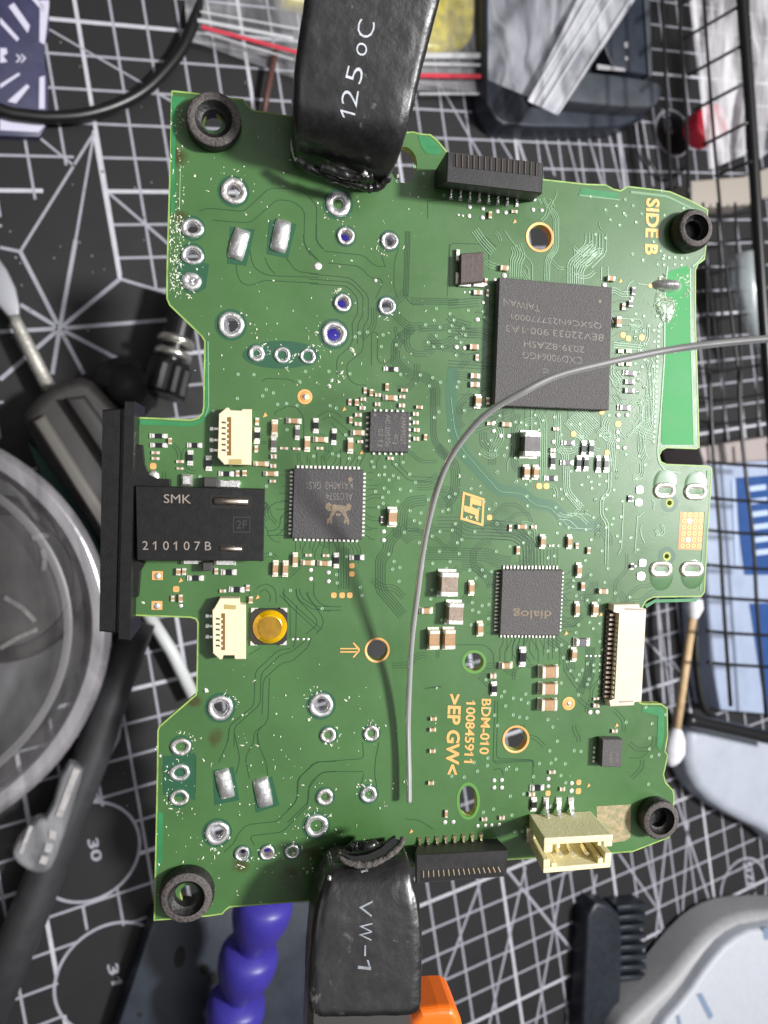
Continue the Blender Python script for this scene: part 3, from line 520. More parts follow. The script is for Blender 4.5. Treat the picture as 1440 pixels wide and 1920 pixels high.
# --- small surface-mount parts
occ = []
def smd(kind, cx, cy, ln, wd, vert, hs=None):
    """one passive part: ceramic or black body with two metal end caps; sizes in photo pixels"""
    s0 = sB(cx, cy); l, w_ = ln * s0, wd * s0
    H = hs or {'c': .8, 'r': .45, 'g': .55, 't': .55, 'C': .72, 'G': .5, 'X': .72}[kind] * min(l, w_)
    H = min(H, .16); c = P(cx, cy, H); f = (CL.z - H) / CL.z; l *= f; w_ *= f
    occ.append((cx, cy, max(ln, wd) / 2 + 3)); big = ln >= 19
    name = {'c': 'capacitor', 'C': 'capacitor', 'X': 'capacitor', 'r': 'resistor', 'g': 'resistor', 'G': 'ferrite_bead', 't': 'tiny_component'}[kind]
    bmat = {'c': tan_, 'C': tan_, 'X': tan2, 'r': resm, 'g': greyc, 'G': greyc, 't': tan_}[kind]; tm = termw if kind in 'rgGtX' else term
    e = l * (.2 if kind in 'CXG' else .26) if kind != 't' else l * .36
    bm = bmesh.new(); box(bm, 0, 0, 0, H * .96, l - e * 1.2, w_ * .94, H * .07, 0)
    o = None
    rot = math.pi / 2 if vert else 0
    if big:
        o = fin(name, bm, [bmat], pcb)
        for k in (-1, 1):
            b2 = bmesh.new(); box(b2, k * (l / 2 - e / 2), 0, 0, H, e, w_, min(H, e) * .28); box(b2, k * (l / 2 + .006), 0, .003, .012, .03, w_ * 1.05, .004)
            fin('terminal', b2, tm, o)
    else:
        for k in (-1, 1): box(bm, k * (l / 2 - e / 2), 0, 0, H, e, w_, min(H, e) * .28, 1)
        o = fin(name, bm, [bmat, tm], pcb)
    o.location = (c.x, c.y, .002); o.rotation_euler = (0, 0, rot + random.uniform(-.03, .03))
    return o
def pad(cx, cy, s, m=copper, name='test_pad', tri=False, round_=False, z=.004):
    s0 = sB(cx, cy) * s / 2; c = P(cx, cy); bm = bmesh.new()
    if tri: prism(bm, [(-s0 * .8, -s0), (s0 * .9, -s0 * .3), (0, s0)], 0, z, .001)
    else:
        n_ = 4; pts = []
        for q_ in range(4):
            for a_ in (-25, 0, 25):
                an = math.radians(45 + 90 * q_ + a_); rr = s0 * (1.15 if a_ else 1.28); pts.append((rr * math.cos(an), rr * math.sin(an)))
        prism(bm, pts if not round_ else [(s0 * math.cos(k * math.pi / 6), s0 * math.sin(k * math.pi / 6)) for k in range(12)], 0, z, .0015)
    o = fin(name, bm, m, pcb); o.location = (c.x, c.y, .001); occ.append((cx, cy, s / 2 + 3)); return o
def blob(cx, cy, s, m=termw, name='solder_dot', h=.35, sy=1.0):
    s0 = sB(cx, cy) * s / 2; c = P(cx, cy); bm = bmesh.new()
    lathe(bm, [(s0, 0), (s0 * .95, s0 * h * .5), (s0 * .6, s0 * h * .9), (s0 * .05, s0 * h)], 12, None, 0, True)
    for v in bm.verts: v.co.y *= sy; v.co += Vector((random.uniform(-1, 1), random.uniform(-1, 1), 0)) * s0 * .07
    o = fin(name, bm, m, pcb, smooth=True); o.location = (c.x, c.y, .001); occ.append((cx, cy, s / 2 + 3)); return o
DATA = {
 'A': (A, 'rH 1072 50 88 36;cV 1040 192 60 30;cH 1178 218 55 28;cH 1070 278 88 44;tH 1162 270 46 30;tH 1158 340 50 36;tH 965 330 44 34;tH 968 257 46 32;cV 915 238 56 30;tV 866 220 52 26;tH 852 290 44 32;tH 845 360 50 34;tV 745 312 54 28;cV 800 315 54 34;tH 812 415 56 34;tH 810 487 56 34;cV 752 455 54 28;cH 812 556 88 44;tH 828 627 46 26;cV 750 658 95 46;cH 1298 353 54 28;tH 1268 408 46 34;tH 1268 475 46 34;tH 1275 535 46 34;tH 1272 605 46 34;cV 1345 592 50 26;tH 1068 760 50 26;cH 302 462 92 44;gV 328 555 88 38;rV 475 500 90 46;cV 148 520 110 50;gV 140 645 100 44;cV 407 645 92 46;cH 515 610 90 44;tH 507 680 56 24;rV 620 588 100 42;tH 140 745 46 38;tH 136 820 48 36;cH 118 882 88 40;cH 42 803 92 40;tH 222 680 66 22;tH 322 684 62 22;tV 8 465 60 30;rV 8 580 100 44;tV 5 680 50 24;v 72 415 44;v 700 368 40;v 840 710 40'),
 'B': (B_, 'cV 1155 585 138 78;gV 1063 605 60 26;w 1075 705 40;w 1075 778 40;rV 678 950 100 46;rH 852 925 94 46;p 808 993 42;p 808 1062 42;p 655 1242 44;p 725 1242 44;p 790 1242 44;cV 330 945 92 44;cH 438 970 86 46;cH 580 975 88 46;tH 442 905 54 26;tH 590 908 58 26;w 460 1030 40;w 460 1105 40;w 610 1050 40;w 610 1125 40;cV 163 1020 108 48;cV 248 1022 108 48;tH 140 280 54 28'),
 'C': (Cz, 'rH 315 428 140 50;rH 318 525 135 50;cV 432 482 68 36;tH 283 603 84 36;tH 283 663 80 32;p 260 742 62;rH 690 525 115 52;rV 643 655 120 60;rV 835 712 120 64;tH 538 695 80 34;tH 538 767 70 26;rH 1020 822 118 54;tV 1136 818 70 40;cV 1207 815 64 46;tV 1343 280 80 36;rV 1343 420 120 56;tV 1330 565 74 36;cH 1385 715 112 44'),
 'D': (D_, 'cV 655 1330 52 34;tV 700 1328 55 30;v 675 1392 40;p 640 1458 44;rH 785 1377 95 42;tV 940 1325 50 28;rH 1035 1333 88 44;tV 613 1530 46 26;cV 672 1530 60 30;w 675 1583 34;tH 990 1473 48 26;rH 1095 1463 88 42;tV 1177 1450 50 30;v 1252 1517 36;cV 1200 1540 52 30'),
 'E': (E_, 'w 1075 610 26;w 1120 610 26;w 1177 610 26;w 1222 610 26;w 1245 30 44'),
 'F': (F_, 'cH 450 178 66 42;w 445 240 44;cH 1300 262 62 40;w 1240 315 44;w 372 275 30;tH 240 373 76 40;tV 315 378 60 22;tV 303 290 60 26;w 130 372 18;w 170 372 18;w 278 455 28;w 232 590 40;w 65 808 38;w 130 815 38;cH 210 805 72 44;tV 230 890 50 30;tH 218 1036 80 44;tH 215 1105 80 44;cV 243 1235 82 52;tV 320 1235 60 30;cV 1360 605 78 46;p 1388 712 40;p 1432 740 40;cH 468 1422 76 38;tH 340 1415 60 30;p 1220 1322 40'),
 'G': (G_, 'gV 445 230 76 36;w 425 300 38;tV 352 375 66 36;gV 420 350 60 44;w 250 520 30;p 520 672 50;o 460 672 44;o 550 742 44;tH 325 800 50 40;tH 400 800 46 36;tH 325 922 50 36;tH 400 922 44 38;gH 415 1008 98 48;gH 412 1090 96 50;gH 410 1172 96 50;o 490 1008 40;o 490 1078 40;o 545 1140 40;o 482 1192 40;gH 362 1335 98 50;w 295 1405 44;w 380 1405 46;w 290 1570 42;w 290 1645 44;w 290 1712 44;w 357 1718 42;p 192 1760 44;w 115 1835 40;w 190 1835 40;w 115 1895 40;w 190 1895 40;o 500 1295 44;v 320 135 44'),
 'H': (H_, 'w 30 290 44;w 28 378 44;w 102 428 50;w 185 430 50;cV 380 803 112 68;cV 478 805 112 64;p 503 948 58;p 577 948 58;rH 630 868 106 54;tH 680 355 60 40;w 650 490 48;tH 648 577 50 44;rV 648 690 122 54;p 860 408 54;gH 812 500 106 50;rV 968 562 125 52;rV 1048 562 125 52;rV 918 712 120 52;rV 995 712 120 52;gH 800 705 106 52;gV 1122 722 130 50;gV 1205 722 130 50;p 1208 603 52;p 1320 305 56;tV 205 1385 70 34;cH 330 1372 100 46;tH 450 1375 56 36;cV 548 1528 110 58;tH 632 1568 56 24;cV 826 1530 110 52;tV 898 1568 60 34;cV 288 1613 68 36;cV 1020 1620 68 36;o 65 805 44;o 262 905 44;o 45 1138 44;o 62 1340 40;o 1310 790 40;o 1310 860 40;o 920 1215 40;o 990 1217 40;o 1085 1095 40;o 1115 1368 44;o 1110 1447 44'),
 'I': (I_, 'p 780 1362 76'),
 'J': (J_, 'W 232 590 78;W 222 733 74;rV 125 690 70 40;w 155 668 24;w 155 715 24;W 265 1412 78;W 248 1560 86;rV 152 1450 70 44;w 118 1425 26;w 118 1480 26;w 185 1450 34'),
 'K': (K_, 'XV 332 305 178 138;XV 380 525 158 120;CV 218 720 142 84;CV 335 718 142 86;cV 500 333 88 42;cH 160 503 78 46;cV 565 640 88 46;cV 1308 200 84 40;tV 1332 318 50 26;cV 1293 492 88 36;cV 1428 495 82 42;gH 1332 740 102 60;rV 883 850 122 52;cH 762 915 78 46;tH 660 992 48 40;CH 1090 965 125 88;cV 1270 835 82 42;v 1205 668 36;cV 847 47 62 30'),
 'L': (L_, 'CH 1042 508 136 94;CH 1038 645 136 94;rV 570 505 92 52;cH 58 758 54 32;cH 52 850 54 32;cH 50 1030 50 32;cH 38 1300 48 32;w 568 1275 38;w 632 1272 38;w 568 1335 38;w 632 1335 38;tH 1060 1207 60 30;w 1025 1260 38;w 1222 1298 38;p 1282 1290 40;v 1365 1315 36;w 1378 697 40;w 1435 697 40'),
 'M': (M_, 'cV 368 608 66 28;w 355 680 42;w 430 677 42;w 650 712 36;w 718 708 34;w 775 706 34;w 843 700 36;tH 712 657 52 34;tH 870 645 52 36;rH 1190 375 100 50;rV 1160 525 94 54;tH 1140 432 60 40;w 1285 355 36;p 1282 418 44;tH 1415 385 50 36;v 52 760 40'),
 'N': (N_, 'w 470 350 40;p 525 352 42'),
 'O': (O_, 'cV 65 95 74 38;cH 250 140 84 46;cV 183 305 88 48;v 222 345 40;w 92 720 22;w 130 720 22;w 172 720 22;w 207 720 22;tH 183 1107 54 26;tH 185 1168 60 40;w 125 1228 44;w 192 1225 40;v 365 1342 40;tH 350 1398 54 34'),
 'P': (P_, 'w 385 615 42;w 505 630 42;w 380 695 42;w 500 710 42;cV 572 685 62 32;w 635 655 40;w 710 665 40;tH 790 655 60 30;w 957 640 40;w 1035 645 36;w 285 685 22;w 323 692 22;v 792 745 42'),
}
random.seed(11)
for key, ((og, s), txt) in DATA.items():
    for it in txt.split(';'):
        a = it.split(); x, y = og[0] + float(a[1]) / s, og[1] + float(a[2]) / s; k = a[0]
        if k == 'w': blob(x, y, float(a[3]) / s)
        elif k == 'W':
            q_ = pad(x, y, float(a[3]) / s, termw, 'solder_pad', z=.01)
        elif k == 'p': pad(x, y, float(a[3]) / s)
        elif k == 'v': pad(x, y, float(a[3]) / s, silk, 'print_arrow', True)
        elif k == 'o':
            s0 = sB(x, y) * float(a[3]) / s / 2; c = P(x, y); bm = bmesh.new(); lathe(bm, [(s0, 0), (s0 * .85, .006), (s0 * .55, .006), (s0 * .4, 0)], 12); o = fin('ring_pad', bm, ridgem, pcb, smooth=True); o.location = (c.x, c.y, .0005); occ.append((x, y, 6))
        else: smd(k[0], x, y, float(a[3]) / s, float(a[4]) / s, k[1] == 'V')
smd('G', 920 + 435 / 5.538, 740 + 513 / 5.538, 245 / 5.538, 185 / 5.538, True, .13)

# --- chips
def chip(name, key, h, m, label=None):
    c4 = CH[key]; top = [P(*p, h) for p in c4]; bm = bmesh.new()
    prism(bm, [(v.x, v.y) for v in top], .012, h, .008)
    o = fin(name, bm, m, pcb); cx = sum(p[0] for p in c4) / 4; cy = sum(p[1] for p in c4) / 4
    for fx in range(0, 9):
        for fy in range(0, 9):
            occ.append((c4[0][0] + (c4[1][0] - c4[0][0]) * fx / 8, c4[0][1] + (c4[3][1] - c4[0][1]) * fy / 8, 14))
    if label: o['label'] = label
    return o
def pins(o, key, side, n, ln, frac=.6, h=.018, out=None, m=None):
    """leadless chip lands / leads along one side, one joined sub-part"""
    c4 = CH[key]; a, b_ = {'t': (0, 1), 'r': (1, 2), 'b': (3, 2), 'l': (0, 3)}[side]; d = {'t': (0, 1), 'b': (0, -1), 'l': (-1, 0), 'r': (1, 0)}[side]
    bm = bmesh.new(); bh = CHH[key]
    A0 = P(*c4[a], bh); B0 = P(*c4[b_], bh); st = (B0 - A0).length / (n + 1)
    for i in range(n):
        q = A0.lerp(B0, (i + 1) / (n + 1)); cxx = q.x + d[0] * ln / 2; cyy = q.y + d[1] * ln / 2
        sx, sy = (ln, st * frac) if d[0] else (st * frac, ln)
        box(bm, cxx, cyy, .002, h, sx, sy, .004)
    return stuff(fin('chip_lead', bm, m or termw, o))
CHH = {'BGA': .13, 'ALC': .085, 'NM': .075, 'DI': .085, 'SM': .12}
bga = chip('processor_chip', 'BGA', .13, chipm)
bm = bmesh.new(); c4 = CH['BGA']
for i in range(18):
    for j in range(3):
        q = P(*c4[0], .13).lerp(P(*c4[3], .13), (i + .5) / 18); lathe(bm, [(.001, 0), (.018, .008), (.018, .018), (.001, .026)], 6, Matrix.Translation((q.x + .03 + j * .055, q.y, 0)))
stuff(fin('solder_ball', bm, solder, bga))
c1 = chip('audio_chip', 'ALC', .085, chipm2); [pins(c1, 'ALC', s_, 16 if s_ in 'lr' else 15, .034) for s_ in 'tblr']
c2 = chip('amplifier_chip', 'NM', .075, chipm2); [pins(c2, 'NM', s_, 6, .03, .42) for s_ in 'tblr']
c3 = chip('power_chip', 'DI', .085, chipm); [pins(c3, 'DI', s_, 16, .042, .5) for s_ in 'tblr']
c4_ = chip('sensor_chip', 'SM', .12, chipm)
for (x, y) in [(1114.5, 1402), (1114, 1410), (1113.5, 1420), (1113, 1427)]: blob(x, y, 6)
HB = .13
for s, x, y, wd_, hh, dy in [('TAIWAN', 1012, 585, -68, 13, -13), ('Q5XC6N237770001', 1128, 617, -170, 13, -18), ('8EV22033.900-1A3', 1132, 640, -184, 13, -18), ('2039-8ZASH', 1096, 662, -114, 12, -12), ('CXD90064GG', 1092, 683, -112, 13, -11)]:
    # lower-left of the upside-down line: right end, lower edge towards the picture's top
    lettering('chip_marking', s, (x, y - hh), (wd_, dy), (0, hh), HB, chipprint, bga, lift=.002)
lettering('chip_marking', 'C', (1027, 691), (-10, 0), (0, 8), HB, chipprint, bga, lift=.002)
for s, x, y, wd_, hh in [('KA1A0H3  GK51', 661, 904, -86, 14), ('ALC5574', 661, 925, -50, 13)]: lettering('chip_marking', s, (x, y), (wd_, -1), (0, hh), .085, chipprint, c1, lift=.002)
for s, x, y, ln in [('NMAMM22T', 752, 776, 58), ('(C)', 737, 778, 6), ('ICJ', 737, 815, 17), ('AC 205706', 723, 777, 62), ('07 12', 709, 804, 34)]: lettering('chip_marking', s, (x, y), (-1, ln), (9, 0), .075, chipprint, c2, lift=.002)
lettering('chip_marking', 'dialog', (1034, 1140), (-72, 0), (0, 20), .085, chipgold, c3, bold=.01, lift=.002)
lettering('chip_marking', 'ACW', (1155, 1412), (-.5, 18), (5, 0), .12, chipprint, c4_, lift=.002); lettering('chip_marking', 'Y4LBD', (1143, 1408), (-.5, 24), (5, 0), .12, chipprint, c4_, lift=.002)
def overlay(name, polys, h, m, parent, lift=.002):
    bm = bmesh.new()
    for q in polys: bm.faces.new([bm.verts.new(P(*p, h + lift)) for p in q])
    bmesh.ops.triangulate(bm, faces=bm.faces)
    return fin(name, bm, m, parent)
def zp(org, s, pts): return [(org[0] + x / s, org[1] + y / s) for x, y in pts]
crab = [[(760, 760), (840, 720), (880, 740), (960, 740), (1040, 760), (1060, 850), (1000, 880), (930, 850), (900, 830), (860, 860), (800, 880), (770, 840)], [(680, 720), (740, 690), (790, 740), (800, 830), (730, 850), (670, 790)], [(1050, 730), (1100, 700), (1150, 760), (1120, 830), (1050, 840)],
        [(780, 860), (850, 860), (800, 960), (790, 1000), (800, 1080), (770, 1080), (745, 1040), (725, 1080), (700, 1080), (695, 1000), (740, 960)], [(960, 870), (1040, 860), (1070, 950), (1100, 990), (1100, 1090), (1070, 1085), (1055, 1040), (1030, 1075), (1005, 1070), (1010, 1000), (1030, 980)], [(860, 890), (950, 890), (945, 930), (865, 930)]]
overlay('crab_emblem', [zp((540, 870), 9.6, q) for q in crab], .085, chipgold, c1)
for (x, y, r, hh, par, mm) in [(657, 899, 4.3, .085, c1, chipgold), (1125, 565, 3, HB, bga, chipgold), (703, 778, 3, .075, c2, chipprint)]: overlay('pin_one_dot', [circ(x, y, r, n=14)], hh, mm, par)
# big inductor
def gp4(pts, h): return [(v.x, v.y) for v in (P(*p, h) for p in pts)]
bm = bmesh.new(); prism(bm, gp4([(864, 475), (907, 472), (907, 528), (863, 532)], .11), .02, .11, .01); ind = fin('inductor', bm, brownc, pcb)
for q in [(857, 480, 7, 22), (856, 523, 7, 22), (870, 535, 24, 7), (896, 535, 22, 8)]:
    bm = bmesh.new(); c = P(q[0], q[1]); s0 = sB(q[0], q[1]); box(bm, c.x, c.y, .001, .04, q[2] * s0, q[3] * s0, .008); fin('terminal', bm, termw, ind)
occ += [(885, 500, 32), (885, 480, 30)]
# --- through-hole solder rings
for (cx, cy, ro, ri, k) in RINGS:
    s0 = sB(cx, cy); R, r_ = ro * s0, max(ri, 4) * s0; c = P(cx, cy); bm = bmesh.new()
    prof = [(r_ * .96, -.09), (r_ * .98, -.01), (r_ * 1.06, .012), (r_ * .6 + R * .4, .022), (r_ * .2 + R * .8, .021), (R * .98, .012), (R, .001)]
    rings = lathe(bm, prof, 36)
    if k == 1 or k == 2:
        fillr = r_ if k == 1 else r_ * 1.4
        lathe(bm, [(r_ * 1.02, -.005), (r_ * .8, -.04 if k == 1 else .02), (r_ * .4, -.02 if k == 1 else .03), (.002, .005 if k == 1 else .028)], 20)
    for v in bm.verts:
        a = math.atan2(v.co.y, v.co.x); wob = 1 + .025 * math.sin(3 * a + cx) + .015 * math.sin(7 * a + cy); v.co.x *= wob * (1.08 if (cx < 380 and k != 2) else 1); v.co.y *= wob * (.92 if (cx < 380) else 1)
        if v.co.z > 0: v.co.z *= random.uniform(.85, 1.15)
    o = fin('solder_ring', bm, solder if (int(cx) % 3) else mat('solder_dull', (.74, .68, .66), .42, .8, bump=1.0, bscale=9, noise=.4, nscale=8), pcb, smooth=True); o.location = (c.x, c.y, 0); o.rotation_euler = (0, 0, 0 if cx < 380 else random.random() * 6); occ.append((cx, cy, ro + 4))
    # bare laminate ring round each joint
    bm = bmesh.new(); lathe(bm, [(R * 1.0, .0022), (R * 1.2, .0022)], 28); o = fin('mask_ring', bm, teal, pcb); o.location = (c.x, c.y, 0)
# filled copper-lined holes
for (cx, cy, ro, ri) in [(1012, 445, 27, 22.5), (707, 1219, 23.5, 19.5), (967, 1386, 25.5, 21.5)]:
    s0 = sB(cx, cy); c = P(cx, cy); bm = bmesh.new(); lathe(bm, [(ri * s0, -TH), (ri * s0, .004), (ri * s0 * 1.03, .006), (ro * s0, .006), (ro * s0, 0)], 40)
    o = fin('copper_ring', bm, copper, pcb, auto=40); o.location = (c.x, c.y, 0); occ.append((cx, cy, ro + 3))
for (cx, cy, r_) in [(571.6, 744, 14), (1066, 1319, 12)]:
    s0 = sB(cx, cy); c = P(cx, cy); bm = bmesh.new(); lathe(bm, [(r_ * s0, 0), (r_ * s0, .005), (r_ * s0 * .72, .006), (r_ * s0 * .68, .001), (r_ * s0 * .6, .006), (.001, .006)], 28); o = fin('fiducial_mark', bm, copper, pcb, auto=40); o.location = (c.x, c.y, 0); occ.append((cx, cy, r_ + 3))
    blob(cx, cy, r_ * .75, solder, h=.5)
blob(596, 499, 15, termw, h=.15); blob(704, 526, 7); 
# solder slabs
for (cx, cy, wd_, ln, ang) in [(447, 458, 32, 58, 14), (526, 443, 32, 60, 10), (421, 1469, 29, 56, -13), (493, 1485, 30, 55, -12)]:
    s0 = sB(cx, cy); c = P(cx, cy); bm = bmesh.new(); W, Ln = wd_ * s0 / 2, ln * s0 / 2; rows = []
    for j in range(9):
        y = -Ln + 2 * Ln * j / 8; row = []; e = math.sin(math.pi * min(1, max(0.0, (j + .35) / 8.7))) ** .35
        for i in range(9):
            a = math.pi * i / 8; row.append(bm.verts.new((-W * math.cos(a) * (.86 + .14 * e) + random.uniform(-1, 1) * .003, y, max(0, math.sin(a) * W * .62 * e + random.uniform(-1, 1) * .004))))
        rows.append(row)
    for a_, b2 in zip(rows, rows[1:]):
        for i in range(8): bm.faces.new((a_[i], a_[i + 1], b2[i + 1], b2[i]))
    bm.faces.new(rows[0]); bm.faces.new(rows[-1])
    o = fin('solder_slab', bm, solder, pcb, smooth=True); o.location = (c.x, c.y, 0); o.rotation_euler = (0, 0, math.radians(-ang)); occ.append((cx, cy, 36))
# USB shell slots
for (cx, cy, wd_, hh, hy) in [(1246, 920, 44, 30, -26), (1304, 922, 46, 31, -22), (1239, 1067, 44, 30, 26), (1297, 1067, 46, 30, 20)]:
    bm = bmesh.new(); s0 = sB(cx, cy); c = P(cx, cy)
    def oval(rx, ry, z): 
        o_ = []
        for t in range(28):
            a = 2 * math.pi * t / 28; x = (rx - ry) * (1 if math.cos(a) > 0 else -1) + ry * math.cos(a); o_.append(bm.verts.new((x * s0, ry * math.sin(a) * s0, z)))
        return o_
    rs = [oval(wd_ / 2, hh / 2, 0), oval(wd_ / 2 - 1, hh / 2 - 1, .02), oval(wd_ / 2 - 5, hh / 2 - 5, .022), oval(wd_ / 2 - 8, hh / 2 - 8, .012), oval(wd_ / 2 - 9, hh / 2 - 11, .004)]
    for a_, b2 in zip(rs, rs[1:]):
        for i in range(28): bm.faces.new((a_[i], a_[(i + 1) % 28], b2[(i + 1) % 28], b2[i]))
    bm.faces.new(rs[-1])
    o = fin('slot_solder', bm, mat('bright_solder', (.95, .88, .78), .3, .75, bump=.7, bscale=18), pcb, smooth=True); o.location = (c.x, c.y, 0); occ.append((cx, cy, 30))
    bm = bmesh.new(); c2_ = P(cx + 1, cy + hy * .5); lathe(bm, [(.001, .007), (.10, .006), (.13, .003), (.145, 0)], 28)
    for v in bm.verts: v.co.y *= 1.15
    o = fin('mask_bulge', bm, mat('mask_bulge', (.075, .17, .065), .22, coat=.8), pcb, smooth=True); o.location = (c2_.x, c2_.y, 0)
for (cx, cy) in [(1255, 943), (1250, 1043)]:
    s0 = sB(cx, cy); c = P(cx, cy); bm = bmesh.new(); lathe(bm, [(4.5 * s0, -.02), (4.5 * s0, .004), (8 * s0, .004)], 16); lathe(bm, [(10 * s0, .001), (17 * s0, .001)], 20, None, 1); o = fin('peg_hole', bm, [edge, teal], pcb); o.location = (c.x, c.y, 0)
for j in range(6):
    for i in range(4):
        x = 1283 + i * 10.3 - j * .75; y = 965 + j * 11.7; s0 = sB(x, y); c = P(x, y); bm = bmesh.new(); lathe(bm, [(1.8 * s0, .001), (2.2 * s0, .005), (4.2 * s0, .005), (4.6 * s0, .001)], 12)
        o = fin('gold_ring', bm, copper if (j, i) not in ((1, 1), (4, 1)) else tin, pcb); o.location = (c.x, c.y, 0); occ.append((x, y, 6))
flat('gold_field', [[(1275, 960), (1322, 961), (1317, 1032), (1271, 1030)]], mat('gold_field', (.30, .16, .07), .4, .2), .002)
# antenna solder joint with scraped flux
bm = bmesh.new(); lathe(bm, [(.001, .11), (.05, .10), (.10, .05), (.125, 0)], 24)
for v in bm.verts: v.co.x *= 1.1 if v.co.x > 0 else 1.75; v.co.y *= .62
c = P(1256, 536); o = fin('antenna_solder_joint', bm, solder, pcb, smooth=True); o.location = (c.x, c.y, 0)
pad(1219, 536, 8, copper, 'via_pad', round_=True)
random.seed(5); bm = bmesh.new()
def flake(x, y, s, z=.004, el=1.0):
    c = P(x, y); s0 = sB(x, y) * s / 2; a0 = random.random() * 6.28; n_ = 6; vs = []
    for k in range(n_):
        a = a0 + k * 2 * math.pi / n_; r_ = s0 * random.uniform(.5, 1.2); u, v_ = r_ * math.cos(a) * el, r_ * math.sin(a) / el ** .5
        vs.append(bm.verts.new((c.x + u * math.cos(a0) - v_ * math.sin(a0), c.y + u * math.sin(a0) + v_ * math.cos(a0), random.uniform(.002, .005))))
    t_ = bm.verts.new((c.x, c.y, z + s0 * .7))
    for k in range(n_): bm.faces.new((vs[k], vs[(k + 1) % n_], t_))
for i in range(60): flake(1252 + random.gauss(0, 12), 562 + abs(random.gauss(0, 20)), random.uniform(2, 4), el=random.uniform(1, 2.4))
for i in range(46):
    a = random.random() * 6.28; flake(1262 + 30 * math.cos(a) + random.gauss(0, 3), 538 + 22 * math.sin(a) + random.gauss(0, 3), random.uniform(2, 5), el=random.uniform(1.5, 3))
for (x0, y0, x1, y1, n_) in [(318, 200, 345, 560, 110), (318, 400, 340, 560, 120), (350, 240, 560, 700, 70), (560, 330, 800, 760, 80), (290, 1380, 560, 1700, 80), (420, 1240, 780, 1640, 80), (500, 690, 760, 790, 30), (560, 1560, 640, 1640, 40), (800, 600, 1200, 1500, 40)]:
    for i in range(n_):
        x, y = random.uniform(x0, x1), random.uniform(y0, y1); flake(x, y, random.choice([1.6, 2, 2.4, 3, 3.6, 4.6]), el=random.choice([1, 1, 1, 1.5, 2.2]))
for (cx, cy, ro, ri, k) in RINGS:
    a0 = random.random() * 6.28
    for i in range(random.randint(3, 12)):
        a = a0 + random.gauss(0, .7); d_ = ro * random.uniform(1.05, 1.7); flake(cx + d_ * math.cos(a), cy + d_ * math.sin(a), random.uniform(1.5, 4.5), el=random.uniform(1, 2.4))
for x, y, s in [(640, 698, 9), (622, 713, 8), (618, 725, 10), (634, 716, 8), (660, 656, 12), (664, 664, 8), (385, 1295, 13), (578, 1350, 9), (408, 1600, 8), (300, 1418, 7), (369, 255, 6), (426, 262, 7), (365, 330, 6), (745, 330, 8), (860, 892, 8), (636, 500, 5), (298, 1621, 6), (550, 1600, 7), (240, 1133, 7), (268, 1130, 7)]: flake(x, y, s)
stuff(fin('flux_speck', bm, speckm, pcb))
# --- vias
random.seed(21); bmv = bmesh.new(); ringc = []
def via(x, y, big=False):
    c = P(x, y); s0 = sB(x, y)
    lathe(bmv, [(3.6 * s0, .001), (2.9 * s0, .0045), (1.5 * s0, .0045), (1.1 * s0, .002)], 8, Matrix.Translation((c.x, c.y, 0)), 0)
    r_ = [bmv.verts.new((c.x + 1.3 * s0 * math.cos(k * 1.047), c.y + 1.3 * s0 * math.sin(k * 1.047), .0025)) for k in range(6)]; bmv.faces.new(r_).material_index = 1
    l = [bmv.verts.new((c.x - .9 * s0 + .9 * s0 * math.cos(k * 1.047), c.y + .9 * s0 * math.sin(k * 1.047), .006)) for k in range(6)]; bmv.faces.new(l).material_index = 2
n_ = 0; tries = 0; clusters = [(1180, 620, 28, 14), (1130, 1000, 40, 16), (700, 640, 40, 8), (420, 850, 40, 8), (880, 960, 40, 14), (840, 760, 30, 10), (650, 860, 40, 8), (1200, 700, 14, 8), (980, 790, 40, 10), (1185, 840, 25, 1), (1230, 460, 40, 12), (960, 1300, 30, 14), (1090, 1250, 30, 22), (720, 900, 22, 16), (1010, 990, 60, 18), (1080, 1140, 40, 20), (940, 1470, 50, 12), (1180, 1400, 50, 14), (860, 1130, 30, 10), (760, 1000, 50, 18), (840, 620, 30, 20), (1180, 400, 40, 10), (820, 340, 30, 4), (560, 820, 60, 14), (1120, 900, 40, 14), (620, 1080, 50, 10), (480, 720, 40, 5), (1020, 1450, 40, 14), (1080, 830, 60, 14), (900, 1050, 50, 14)]
for (cx, cy, sp_, k) in clusters:
    for _ in range(k):
        for t_ in range(12):
            x, y = cx + random.gauss(0, sp_), cy + random.gauss(0, sp_)
            if any((x - a) ** 2 + (y - b2) ** 2 < (r_ + 4) ** 2 for a, b2, r_ in occ): continue
            if not inpoly((x, y), OUT): continue
            via(x, y); occ.append((x, y, 6)); break
for k in range(24): via(1236 - .85 * k * .62 + (2 if k > 12 else 0), 612 + k * 9.4)
for x, y in [(1228, 466), (1244, 485), (1255, 483), (1266, 483), (1278, 484), (1288, 484), (1233, 496), (1245, 497), (1265, 496), (1278, 497), (1172, 374), (1156, 386), (1187, 386), (1173, 404), (1203, 401), (1246, 404), (1282, 391)]: via(x, y)
stuff(fin('via', bmv, [viam, viad, termw], pcb))
